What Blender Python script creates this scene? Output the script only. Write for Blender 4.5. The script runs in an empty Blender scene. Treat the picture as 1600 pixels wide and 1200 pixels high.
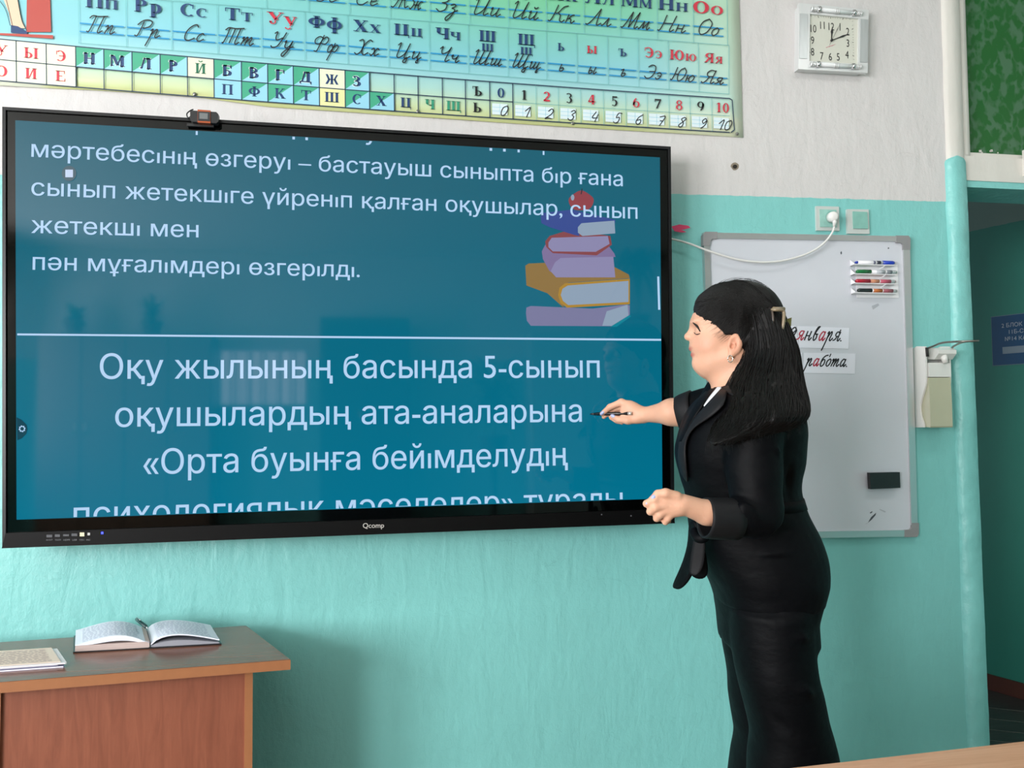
import bpy, bmesh, math, random
import numpy as np
from mathutils import Vector, Matrix, noise as mnoise
from mathutils.geometry import tessellate_polygon
random.seed(7); np.random.seed(7)
SC = bpy.context.scene
COL = SC.collection
# ------------------------------------------------------------------ camera
F = 1250.0                       # focal length in pixels of a 1600x1200 frame
EYE = 1.36
_a = np.array([7200., -5., F]); _a /= np.linalg.norm(_a)            # world +X seen from the camera (right, down, forward)
_s = .0085; _vy = -(F*F)/(7200*_s - 5.)
_u = np.array([_s*_vy, _vy, F]); _u /= np.linalg.norm(_u)            # world +Z
_u -= _a*np.dot(_a, _u); _u /= np.linalg.norm(_u)
_n = np.cross(_u, _a)            # world +Y (into the wall)
if _n[2] < 0: _n = -_n
R = np.array([_a, _n, _u])       # rows: world axes in camera coordinates; world = R @ cam
def ray(px, py):
    return R @ np.array([(px-800.)/F, (py-600.)/F, 1.0])
FRONT = 0.125                    # the panel's glass stands this far off the wall
_r = ray(1050, 520)
CAM = np.array([0., -(FRONT + 2.45*_r[1]), EYE])
def W(px, py, off=0.0):          # a point on the front wall's plane (off = distance in front of it)
    r = ray(px, py); t = (-off - CAM[1])/r[1]; return CAM + r*t
def G(px, py, z=0.0):            # a point at height z
    r = ray(px, py); t = (z - CAM[2])/r[2]; return CAM + r*t
def C(px, py, d):                # a point d metres in front of the camera
    return CAM + ray(px, py)*d
cam = bpy.data.objects.new('camera', bpy.data.cameras.new('camera')); COL.objects.link(cam)
cam.data.sensor_width = 36; cam.data.lens = 36*F/1600; cam.data.clip_start = .02
_M = np.column_stack([R[:, 0], -R[:, 1], -R[:, 2]])
cam.matrix_world = Matrix([list(_M[i])+[CAM[i]] for i in range(3)]+[[0, 0, 0, 1]])
SC.camera = cam
# ------------------------------------------------------------------ light
XL, XR, YB, ZC = -3.9, 4.3, -7.0, 3.25
SC.view_settings.view_transform = 'Standard'; SC.view_settings.look = 'None'
SC.view_settings.gamma = 1; SC.view_settings.use_curve_mapping = False
SC.view_settings.exposure = 0.0
w = bpy.data.worlds.new('world'); SC.world = w; w.use_nodes = True
w.node_tree.nodes['Background'].inputs[0].default_value = (.75, .85, 1, 1)
w.node_tree.nodes['Background'].inputs[1].default_value = 0.6
def area(name, loc, to, sx, sy, power, col):
    l = bpy.data.lights.new(name, 'AREA'); l.shape = 'RECTANGLE'; l.size = sx; l.size_y = sy
    l.energy = power; l.color = col
    o = bpy.data.objects.new(name, l); COL.objects.link(o); o.location = loc
    o.rotation_euler = (Vector(to)-Vector(loc)).to_track_quat('-Z', 'Y').to_euler(); return o
for i, y in enumerate((-1.5, -3.6, -5.7)):         # daylight through the three windows of the left wall
    area('daylight', (XL+.06, y, 1.75), (XL+5, y+1.2, 1.35), 1.4, 1.75, (35, 190, 225)[i], (1, .975, .985))
for x in (-1.5, 1.7):                               # added unseen ceiling fill, softening the desk's shadow on the wall
    area('fill_light', (x, -1.45, ZC-.06), (x, -1.25, 0), 1.2, .35, 9, (1, .985, .96))
area('corridor_light', (5.0, 3.6, 2.7), (2.6, .8, 1.0), 1.0, 1.0, 22, (.9, 1, .98))

# ------------------------------------------------------------------ materials
def lin(h):
    if isinstance(h, str):
        h = h.lstrip('#'); h = [int(h[i:i+2], 16)/255 for i in (0, 2, 4)]
    return tuple(c/12.92 if c <= .04045 else ((c+.055)/1.055)**2.4 for c in h)
MATS = {}
def N(nt, t, **k):
    n = nt.nodes.new(t)
    for a, b in k.items():
        if a.startswith('_'): setattr(n, a[1:], b)
        else: n.inputs[a.replace('__', ' ')].default_value = b
    return n
def mat(name, col, rough=.6, metal=0, spec=.5, var=0, vscale=8, bump=0, bscale=60, stretch=(1, 1, 1), emit=None, estr=1, coat=0, alpha=1, trans=0, sheen=0, detail=4):
    if name in MATS: return MATS[name]
    m = bpy.data.materials.new(name); m.use_nodes = True; nt = m.node_tree; L = nt.links
    b = nt.nodes['Principled BSDF']; c = (*lin(col), 1)
    b.inputs['Base Color'].default_value = c; b.inputs['Roughness'].default_value = rough
    b.inputs['Metallic'].default_value = metal; b.inputs['Specular IOR Level'].default_value = spec
    b.inputs['Coat Weight'].default_value = coat; b.inputs['Transmission Weight'].default_value = trans
    b.inputs['Sheen Weight'].default_value = sheen
    m.diffuse_color = c
    if alpha < 1: b.inputs['Alpha'].default_value = alpha
    if emit is not None:
        b.inputs['Emission Color'].default_value = (*lin(emit), 1); b.inputs['Emission Strength'].default_value = estr
    if var or bump:
        tc = N(nt, 'ShaderNodeTexCoord'); mp = N(nt, 'ShaderNodeMapping'); mp.inputs['Scale'].default_value = stretch
        L.new(tc.outputs['Object'], mp.inputs[0])
    if var:
        nz = N(nt, 'ShaderNodeTexNoise', Scale=vscale, Detail=detail); L.new(mp.outputs[0], nz.inputs['Vector'])
        mr = N(nt, 'ShaderNodeMapRange'); mr.inputs[1].default_value = .3; mr.inputs[2].default_value = .7
        mr.inputs[3].default_value = 1-var; mr.inputs[4].default_value = 1+var; L.new(nz.outputs[0], mr.inputs[0])
        hs = N(nt, 'ShaderNodeHueSaturation', Color=c); L.new(mr.outputs[0], hs.inputs['Value'])
        L.new(hs.outputs[0], b.inputs['Base Color'])
    if bump:
        nb = N(nt, 'ShaderNodeTexNoise', Scale=bscale, Detail=5.0); L.new(mp.outputs[0], nb.inputs['Vector'])
        bp = N(nt, 'ShaderNodeBump', Strength=1.0, Distance=bump); L.new(nb.outputs[0], bp.inputs['Height'])
        L.new(bp.outputs[0], b.inputs['Normal'])
    MATS[name] = m; return m
def wood(name, c1, c2, axis, scale=9, rough=.35):
    m = bpy.data.materials.new(name); m.use_nodes = True; nt = m.node_tree; L = nt.links
    b = nt.nodes['Principled BSDF']; b.inputs['Roughness'].default_value = rough
    tc = N(nt, 'ShaderNodeTexCoord'); mp = N(nt, 'ShaderNodeMapping')
    mp.inputs['Scale'].default_value = [1.2 if i == axis else 14 for i in range(3)]
    L.new(tc.outputs['Object'], mp.inputs[0])
    nz = N(nt, 'ShaderNodeTexNoise', Scale=scale*.45, Detail=8.0, Roughness=.62, Distortion=.9); L.new(mp.outputs[0], nz.inputs['Vector'])
    cr = N(nt, 'ShaderNodeValToRGB'); e = cr.color_ramp.elements
    e[0].position = .3; e[0].color = (*lin(c2), 1); e[1].position = .68; e[1].color = (*lin(c1), 1)
    L.new(nz.outputs[0], cr.inputs[0]); L.new(cr.outputs[0], b.inputs['Base Color'])
    bp = N(nt, 'ShaderNodeBump', Strength=.4, Distance=.0006); L.new(nz.outputs[0], bp.inputs['Height']); L.new(bp.outputs[0], b.inputs['Normal'])
    return m
# ------------------------------------------------------------------ object helpers
def link(name, me, mats=None, parent=None, label=None, cat=None, group=None, kind=None, smooth=False):
    o = bpy.data.objects.new(name, me); COL.objects.link(o)
    if mats:
        for m in (mats if isinstance(mats, (list, tuple)) else [mats]): me.materials.append(m)
    if parent:
        o.parent = parent; o.matrix_parent_inverse = Matrix.Translation(-parent.location)
    if label: o['label'] = label
    if cat: o['category'] = cat
    if group: o['group'] = group
    if kind: o['kind'] = kind
    if smooth:
        for p in me.polygons: p.use_smooth = True
    return o
def thing(name, label, cat, loc, group=None):
    o = bpy.data.objects.new(name, None); COL.objects.link(o); o.location = Vector(loc); o.empty_display_size = .05
    o['label'] = label; o['category'] = cat
    if group: o['group'] = group
    return o
def mesh(name, verts, faces, mats=None, parent=None, mi=None, **k):
    me = bpy.data.meshes.new(name); me.from_pydata([tuple(map(float, v)) for v in verts], [], faces); me.validate()
    if mi is not None and len(mi) == len(me.polygons): me.polygons.foreach_set('material_index', mi)
    me.update(); return link(name, me, mats, parent, **k)
def bmobj(name, bm, mats, parent=None, **k):
    me = bpy.data.meshes.new(name); bmesh.ops.recalc_face_normals(bm, faces=bm.faces); bm.to_mesh(me); bm.free()
    return link(name, me, mats, parent, **k)
def bevel(bm, w, seg=2):
    bmesh.ops.bevel(bm, geom=[e for e in bm.edges if e.calc_face_angle(0) > .3] if w else [], offset=w, segments=seg, affect='EDGES', profile=.6, clamp_overlap=True)
def hexa(bm, c8):                # eight corners: bottom four, then top four, same winding
    v = [bm.verts.new(tuple(map(float, c))) for c in c8]
    for f in ((0, 1, 2, 3), (7, 6, 5, 4), (0, 4, 5, 1), (1, 5, 6, 2), (2, 6, 7, 3), (3, 7, 4, 0)): bm.faces.new([v[i] for i in f])
def box(bm, a, b):
    x0, y0, z0 = a; x1, y1, z1 = b
    hexa(bm, [(x0, y0, z0), (x1, y0, z0), (x1, y1, z0), (x0, y1, z0), (x0, y0, z1), (x1, y0, z1), (x1, y1, z1), (x0, y1, z1)])
def boxo(name, a, b, m, parent=None, bev=0, **k):
    bm = bmesh.new(); box(bm, a, b)
    if bev: bevel(bm, bev)
    return bmobj(name, bm, m, parent, **k)
def slab(name, quad, off0, off1, m, parent=None, bev=0, **k):
    """solid plate on the front wall: its outline given by 4+ points of the wall, from off0 to off1 in front of it"""
    bm = bmesh.new(); _slab(bm, quad, off0, off1)
    if bev: bevel(bm, bev)
    return bmobj(name, bm, m, parent, **k)
def _slab(bm, quad, off0, off1):
    A = [W(*q) for q in quad]
    a = [bm.verts.new((p[0], -off0, p[2])) for p in A]; b = [bm.verts.new((p[0], -off1, p[2])) for p in A]
    bm.faces.new(b); bm.faces.new(a[::-1]); n = len(A)
    for i in range(n): bm.faces.new((a[i], a[(i+1) % n], b[(i+1) % n], b[i]))
def at_off(quad, off):           # where lines of sight to wall marks cross the plane 'off' in front: returned as wall-frame (x,z)
    return [(lambda p: (p[0], p[2]))(W(x, y, off)) for x, y in quad]
def prism(name, xz, off0, off1, m, parent=None, bev=0, **k):
    bm = bmesh.new(); _prism(bm, xz, off0, off1)
    if bev: bevel(bm, bev)
    return bmobj(name, bm, m, parent, **k)
def _prism(bm, xz, off0, off1):
    a = [bm.verts.new((x, -off0, z)) for x, z in xz]; b = [bm.verts.new((x, -off1, z)) for x, z in xz]
    bm.faces.new(b); bm.faces.new(a[::-1]); n = len(xz)
    for i in range(n): bm.faces.new((a[i], a[(i+1) % n], b[(i+1) % n], b[i]))
def tube(bm, pts, rad, n=10, cap=True):
    pts = [Vector(tuple(map(float, p))) for p in pts]; rs = rad if hasattr(rad, '__len__') else [rad]*len(pts)
    rings = []; up = None
    for i, p in enumerate(pts):
        t = (pts[min(i+1, len(pts)-1)]-pts[max(i-1, 0)]).normalized()
        if up is None: up = t.orthogonal().normalized()
        else: up = (up - t*up.dot(t)).normalized()
        s = t.cross(up)
        rings.append([bm.verts.new(p + (up*math.cos(a)+s*math.sin(a))*rs[i]) for a in [2*math.pi*j/n for j in range(n)]])
    for r0, r1 in zip(rings, rings[1:]):
        for j in range(n): bm.faces.new((r0[j], r0[(j+1) % n], r1[(j+1) % n], r1[j]))
    if cap: bm.faces.new(rings[0][::-1]); bm.faces.new(rings[-1])
def catmull(P, k=8):
    P = [np.array(p, float) for p in P]
    if len(P) < 3: return P
    Q = [2*P[0]-P[1]]+P+[2*P[-1]-P[-2]]; out = []
    for i in range(1, len(Q)-2):
        for j in range(k):
            t = j/k; a, b, c, d = Q[i-1:i+3]
            out.append(.5*((2*b)+(c-a)*t+(2*a-5*b+4*c-d)*t*t+(3*b-a-3*c+d)*t**3))
    out.append(P[-1]); return out
def tubeo(name, pts, rad, m, parent=None, n=10, smooth=True, **k):
    bm = bmesh.new(); tube(bm, pts, rad, n); return bmobj(name, bm, m, parent, smooth=smooth, **k)
# ------------------------------------------------------------------ flat print: polygons laid on a surface
class Print:
    def __init__(s, off): s.v = []; s.f = []; s.mi = []; s.off = off
    def poly(s, pts3, k=0):
        i = len(s.v); s.v += [tuple(map(float, p)) for p in pts3]; s.f.append(list(range(i, i+len(pts3)))); s.mi.append(k)
    def px(s, pts, k=0, d=0): s.poly([W(x, y, s.off+d) for x, y in pts], k)
    def line(s, a, b, wd, k=0, d=0):
        a = np.array(a, float); b = np.array(b, float); t = (b-a)/np.linalg.norm(b-a); n = np.array([-t[1], t[0]])*wd/2
        s.px([a-n, b-n, b+n, a+n], k, d)
    def build(s, name, mats, parent, **k): return mesh(name, s.v, s.f, mats, parent, mi=s.mi, **k)
_fc = bpy.data.curves.new('glyphs', 'FONT'); _fo = bpy.data.objects.new('glyphs', _fc)
def glyph_mesh(txt, bold=0):
    """outlines of the built-in font, each contour filled by itself (its contours overlap)"""
    _fc.body = txt; _fc.resolution_u = 4; _fc.fill_mode = 'NONE'
    COL.objects.link(_fo); bpy.context.view_layer.update()
    me = _fo.evaluated_get(bpy.context.evaluated_depsgraph_get()).to_mesh()
    P = [(v.co.x, v.co.y) for v in me.vertices]; nb = {}
    for e in me.edges:
        a, b = e.vertices; nb.setdefault(a, []).append(b); nb.setdefault(b, []).append(a)
    _fo.to_mesh_clear(); COL.objects.unlink(_fo)
    seen = set(); loops = []
    for s0 in sorted(nb):
        if s0 in seen: continue
        lp = [s0]; seen.add(s0); cur = s0
        while True:
            nx = sorted((q for q in nb[cur] if q not in seen), key=lambda q: q != cur+1)
            if not nx: break
            cur = nx[0]; seen.add(cur); lp.append(cur)
        if len(lp) > 2: loops.append(lp)
    V = []; Fc = []                                   # non-zero winding fill, in thin horizontal slabs, loop group by loop group
    loops.sort(key=lambda l: min(P[q][0] for q in l)); grp = []; cur = []; xm = -9
    for l in loops:
        x0 = min(P[q][0] for q in l)
        if cur and x0 > xm: grp.append(cur); cur = []
        cur.append(l); xm = max(xm, max(P[q][0] for q in l))
    if cur: grp.append(cur)
    for g in grp:
        E = []
        for l in g:
            for k in range(len(l)):
                (x1, y1), (x2, y2) = P[l[k-1]], P[l[k]]
                if y1 != y2: E.append((x1, y1, x2, y2, 1) if y1 < y2 else (x2, y2, x1, y1, -1))
        ys = sorted({round(e[1], 5) for e in E} | {round(e[3], 5) for e in E}); yy = []
        for a, b in zip(ys, ys[1:]):
            curved = any(abs(e[2]-e[0]) > 1e-4 and e[1] < b-1e-6 and e[3] > a+1e-6 for e in E); n = max(1, int((b-a)/.03)) if curved else 1; yy += [a+(b-a)*k/n for k in range(n)]
        yy.append(ys[-1])
        for a, b in zip(yy, yy[1:]):
            m_ = (a+b)/2; X = sorted(((e[0]+(e[2]-e[0])*(m_-e[1])/(e[3]-e[1]), e) for e in E if e[1] < m_ < e[3]), key=lambda t: t[0]); w_ = 0
            for q, (x, e) in enumerate(X):
                if w_ == 0: st = e
                w_ += e[4]
                if w_ == 0:
                    f = lambda e_, y: e_[0]+(e_[2]-e_[0])*(y-e_[1])/(e_[3]-e_[1]); i0 = len(V); V += [(f(st, a), a), (f(e, a), a), (f(e, b), b), (f(st, b), b)]; Fc.append([i0, i0+1, i0+2, i0+3])
    return V, Fc
def frame_at(pa, pb, off, hpx):
    """plane frame: baseline from pa to pb; returns origin, unit along, unit up, length, height of hpx"""
    A = W(*pa, off); B = W(*pb, off); L = np.linalg.norm(B-A); ex = (B-A)/L
    ez = np.array([-ex[2], 0, ex[0]]); H = np.linalg.norm(W(pa[0], pa[1]-hpx, off)-A); return A, ex, ez, L, H
def text_on(P, txt, pa, pb, cap, k=0, off=None, bold=0, clip=None):
    """font text whose baseline runs pa->pb (wall marks), capital height = cap px"""
    off = P.off if off is None else off
    V, Fc = glyph_mesh(txt); xs = [v[0] for v in V]; x0, x1 = min(xs), max(xs)
    V0, F0 = V, Fc; V, Fc = list(V), list(Fc)
    for n_, (dx, dy) in enumerate([(-bold, 0), (bold, 0)] if bold else []):
        i_ = len(V); V += [(x+dx, y+dy) for x, y in V0]; Fc += [[i_+q for q in f] for f in F0]
    A, ex, ez, L, H = frame_at(pa, pb, off, cap); sx = L/(x1-x0); sy = H/.73
    bm = bmesh.new(); nv_ = len(V0); vs = [bm.verts.new(tuple(A+ex*(x-x0)*sx+ez*y*sy-np.array([0, .00003*(q_//nv_), 0]))) for q_, (x, y) in enumerate(V)]
    for f in Fc:
        try: bm.faces.new([vs[i] for i in f])
        except ValueError: pass
    if clip:
        a = W(*clip[0], off); b = W(*clip[1], off); nn = np.cross(b-a, [0, 1, 0]);
        if (nn[2] > 0) != (clip[2] > 0): nn = -nn
        bmesh.ops.bisect_plane(bm, geom=bm.verts[:]+bm.edges[:]+bm.faces[:], plane_co=tuple(a), plane_no=tuple(nn), clear_outer=True)
    bm.verts.index_update(); i0 = len(P.v); P.v += [tuple(v.co) for v in bm.verts]
    for f in bm.faces: P.f.append([i0+v.index for v in f.verts]); P.mi.append(k)
    bm.free()
# ------------------------------------------------------------------ bold serif letters for the wall chart, drawn stroke by stroke
def _r(x0, y0, x1, y1): return [(x0, y0), (x1, y0), (x1, y1), (x0, y1)]
TK, TN = .22, .075
def _stem(x, y0=0, y1=1, sf='bt', w=TK):
    o = [_r(x, y0, x+w, y1)]
    if 'b' in sf: o.append(_r(x-.09, y0, x+w+.09, y0+.06))
    if 't' in sf: o.append(_r(x-.09, y1-.06, x+w+.09, y1))
    return o
def _dg(x0, y0, x1, y1, w): return [[(x0, y0), (x0+w, y0), (x1+w, y1), (x1, y1)]]
def _arc(cx, cy, rx, ry, wx, a0, a1, wy=TN, n=14):
    o = []
    for i in range(n):
        a, b = [math.radians(a0+(a1-a0)*j/n) for j in (i, i+1)]
        o.append([(cx+rx*math.cos(a), cy+ry*math.sin(a)), (cx+rx*math.cos(b), cy+ry*math.sin(b)),
                  (cx+(rx-wx)*math.cos(b), cy+(ry-wy)*math.sin(b)), (cx+(rx-wx)*math.cos(a), cy+(ry-wy)*math.sin(a))])
    return o
def serif(ch):
    r = _r
    D = {
     'П': lambda: (_stem(.1)+_stem(.68)+[r(.1, .93, .9, 1)], 1.0),
     'Р': lambda: (_stem(.1)+_arc(.36, .74, .36, .26, .22, -90, 90)+[r(.2, .93, .4, 1), r(.2, .48, .4, .55)], .8),
     'С': lambda: (_arc(.46, .5, .45, .52, .22, 50, 310)+[r(.7, .62, .76, .96)], .85),
     'Т': lambda: (_stem(.34, sf='b')+[r(.02, .93, .88, 1), r(.02, .7, .08, 1), r(.82, .7, .88, 1)], .9),
     'У': lambda: (_dg(.02, 1, .4, .35, .24)+_dg(.36, .3, .78, 1, .08)+_arc(.3, .2, .2, .22, .08, 180, 390)+[r(-.05, .94, .35, 1), r(.65, .94, .95, 1), r(.1, .1, .26, .24)], .92),
     'Ф': lambda: (_stem(.4)+_arc(.51, .52, .5, .34, .22, 0, 360), 1.04),
     'Х': lambda: (_dg(.02, 1, .58, 0, .26)+_dg(.1, 0, .68, 1, .08)+[r(-.02, .94, .36, 1), r(.56, .94, .88, 1), r(-.02, 0, .3, .06), r(.5, 0, .92, .06)], .93),
     'Ц': lambda: (_stem(.1)+_stem(.62)+[r(.1, 0, .95, .07), r(.9, -.2, .96, .07)], 1.0),
     'Ч': lambda: (_stem(.55)+_stem(.05, .55, 1, 't')+_arc(.4, .6, .33, .22, .16, 180, 300)+[r(.35, .38, .6, .46)], .86),
     'Ш': lambda: (_stem(.08)+_stem(.52)+_stem(.96)+[r(.08, 0, 1.18, .07)], 1.28),
     'Щ': lambda: (_stem(.08)+_stem(.52)+_stem(.96)+[r(.08, 0, 1.3, .07), r(1.25, -.2, 1.31, .07)], 1.34),
     'Ь': lambda: (_stem(.1)+_arc(.4, .28, .36, .28, .22, -90, 90)+[r(.2, .49, .42, .56), r(.2, 0, .42, .07)], .82),
     'Ъ': lambda: (_stem(.26)+_arc(.56, .28, .36, .28, .22, -90, 90)+[r(.36, .49, .58, .56), r(.36, 0, .58, .07), r(.0, .93, .4, 1), r(0, .72, .06, 1)], .96),
     'Ы': lambda: (_stem(.1)+_arc(.36, .28, .34, .28, .2, -90, 90)+[r(.2, .49, .38, .56), r(.2, 0, .38, .07)]+_stem(.86), 1.16),
     'Э': lambda: (_arc(.4, .5, .45, .52, .22, -130, 130)+[r(.3, .46, .7, .54), r(.08, .62, .14, .96)], .9),
     'Ю': lambda: (_stem(.1)+_arc(.88, .5, .42, .52, .22, 0, 360)+[r(.3, .46, .52, .54)], 1.36),
     'Я': lambda: (_stem(.6)+_arc(.46, .74, .36, .26, .22, 90, 270)+[r(.44, .93, .7, 1), r(.44, .48, .7, .55), r(-.02, 0, .22, .06)]+_dg(.02, 0, .38, .5, .2), .94),
     'Н': lambda: (_stem(.1)+_stem(.68)+[r(.3, .46, .7, .54)], 1.0),
     'М': lambda: (_stem(.08, w=.1)+_stem(.88)+_dg(.14, 1, .5, .1, .22)+_dg(.55, .1, .9, 1, .08), 1.2),
     'Л': lambda: (_stem(.64)+_dg(.12, .05, .36, 1, .09)+_arc(.1, .1, .12, .12, .1, 180, 360)+[r(.3, .93, .86, 1)], .98),
     'Й': lambda: (_stem(.1)+_stem(.68)+_dg(.3, .1, .62, .9, .1)+_arc(.5, 1.3, .2, .18, .09, 190, 350), 1.0),
     'И': lambda: (_stem(.1)+_stem(.68)+_dg(.3, .1, .62, .9, .1), 1.0),
     'Б': lambda: (_stem(.1)+_arc(.4, .28, .38, .28, .22, -90, 90)+[r(.2, .49, .42, .56), r(.2, 0, .42, .07), r(.2, .93, .76, 1), r(.7, .72, .76, 1)], .84),
     'В': lambda: (_stem(.1)+_arc(.42, .27, .38, .27, .22, -90, 90)+_arc(.38, .76, .34, .24, .2, -90, 90)+[r(.2, .48, .44, .55), r(.2, 0, .44, .07), r(.2, .93, .4, 1)], .88),
     'Г': lambda: (_stem(.1)+[r(.2, .93, .76, 1), r(.7, .68, .76, 1)], .82),
     'Д': lambda: (_stem(.6, .05, 1, 't')+_dg(.14, .05, .38, 1, .09)+[r(.0, .0, .96, .08), r(.0, -.2, .06, .05), r(.9, -.2, .96, .05), r(.3, .93, .84, 1)], 1.0),
     'Ж': lambda: (_stem(.52)+_dg(.26, .5, .04, 1, .2)+_dg(.8, .5, 1.06, 1, .16)+_dg(.02, 0, .28, .5, .22)+_dg(1.04, 0, .78, .5, .22)+[r(.26, .46, 1.0, .54)], 1.3),
     'З': lambda: (_arc(.36, .27, .38, .29, .22, -150, 90)+_arc(.34, .76, .33, .26, .2, -90, 150)+[r(.2, .48, .4, .55)], .82),
     'К': lambda: (_stem(.1)+_dg(.3, .48, .7, 1, .1)+_dg(.66, 0, .34, .52, .26)+[r(.56, 0, .98, .06), r(.6, .94, .9, 1)], 1.0),
     'О': lambda: (_arc(.5, .5, .48, .52, .24, 0, 360, n=22), 1.02),
     'Е': lambda: (_stem(.1)+[r(.2, .93, .78, 1), r(.72, .72, .78, 1), r(.2, 0, .82, .07), r(.76, 0, .82, .28), r(.3, .46, .58, .54)], .9),
     'р': lambda: (_stem(.1, -.36, .72)+_arc(.34, .36, .34, .38, .22, -120, 120), .74),
     'у': lambda: (_dg(.02, .72, .32, .05, .2)+_dg(.3, -.1, .62, .72, .08)+_arc(.22, -.2, .18, .18, .08, 180, 360)+[r(-.05, .66, .3, .72), r(.5, .66, .76, .72)], .78),
     'ф': lambda: (_stem(.38, -.36, 1)+_arc(.48, .36, .46, .38, .2, 0, 360), 1.0),
     '0': lambda: (_arc(.36, .5, .34, .52, .2, 0, 360), .76),
     '1': lambda: (_stem(.26, sf='b')+_dg(.1, .84, .26, .98, .12), .7),
     '2': lambda: (_arc(.34, .7, .32, .31, .2, -30, 160)+_dg(.04, .08, .42, .55, .18)+[r(.04, 0, .66, .17)], .74),
     '3': lambda: (_arc(.3, .28, .34, .3, .2, -140, 80)+_arc(.3, .76, .29, .25, .17, -80, 150), .7),
     '4': lambda: (_stem(.38, sf='', w=.2)+_dg(.02, .28, .36, 1, .1)+[r(.02, .22, .7, .36)], .76),
     '5': lambda: (_arc(.3, .32, .35, .34, .2, -130, 110)+[r(.14, .84, .62, 1), r(.14, .5, .22, .9)], .7),
     '6': lambda: (_arc(.37, .31, .34, .33, .18, 0, 360)+_arc(.56, .34, .52, .68, .2, 115, 190), .76),
     '7': lambda: (_dg(.16, 0, .5, .84, .16)+[r(.04, .84, .68, 1), r(.04, .66, .1, .9)], .72),
     '8': lambda: (_arc(.36, .27, .33, .29, .18, 0, 360)+_arc(.36, .76, .28, .25, .15, 0, 360), .76),
     '9': lambda: (_arc(.36, .68, .34, .33, .18, 0, 360)+_arc(.16, .66, .54, .68, .2, -65, 10), .76),
    }
    if ch in D: return D[ch]()
    up = ch.upper()
    if up in D:                                   # small letters shaped like the capitals
        P, w = D[up](); return [[(x*.76, y*.72) for x, y in q] for q in P], w*.76
    return [], .5
def serif_on(P, txt, cx, yb, h, slope, k=0, bold=1.0, d=0, wide=1.0):
    """bold serif text centred on wall mark cx, baseline yb, capital height h (px)"""
    gl = [serif(c) for c in txt]; tot = sum(g[1] for g in gl)+.06*(len(gl)-1); x = -tot/2
    for polys, wd in gl:
        for q in polys:
            pts = [(cx+(x+a)*h*wide, yb+(x+a)*h*wide*slope-b*h) for a, b in q]; P.px(pts, k, d)
        x += wd+.06
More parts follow.
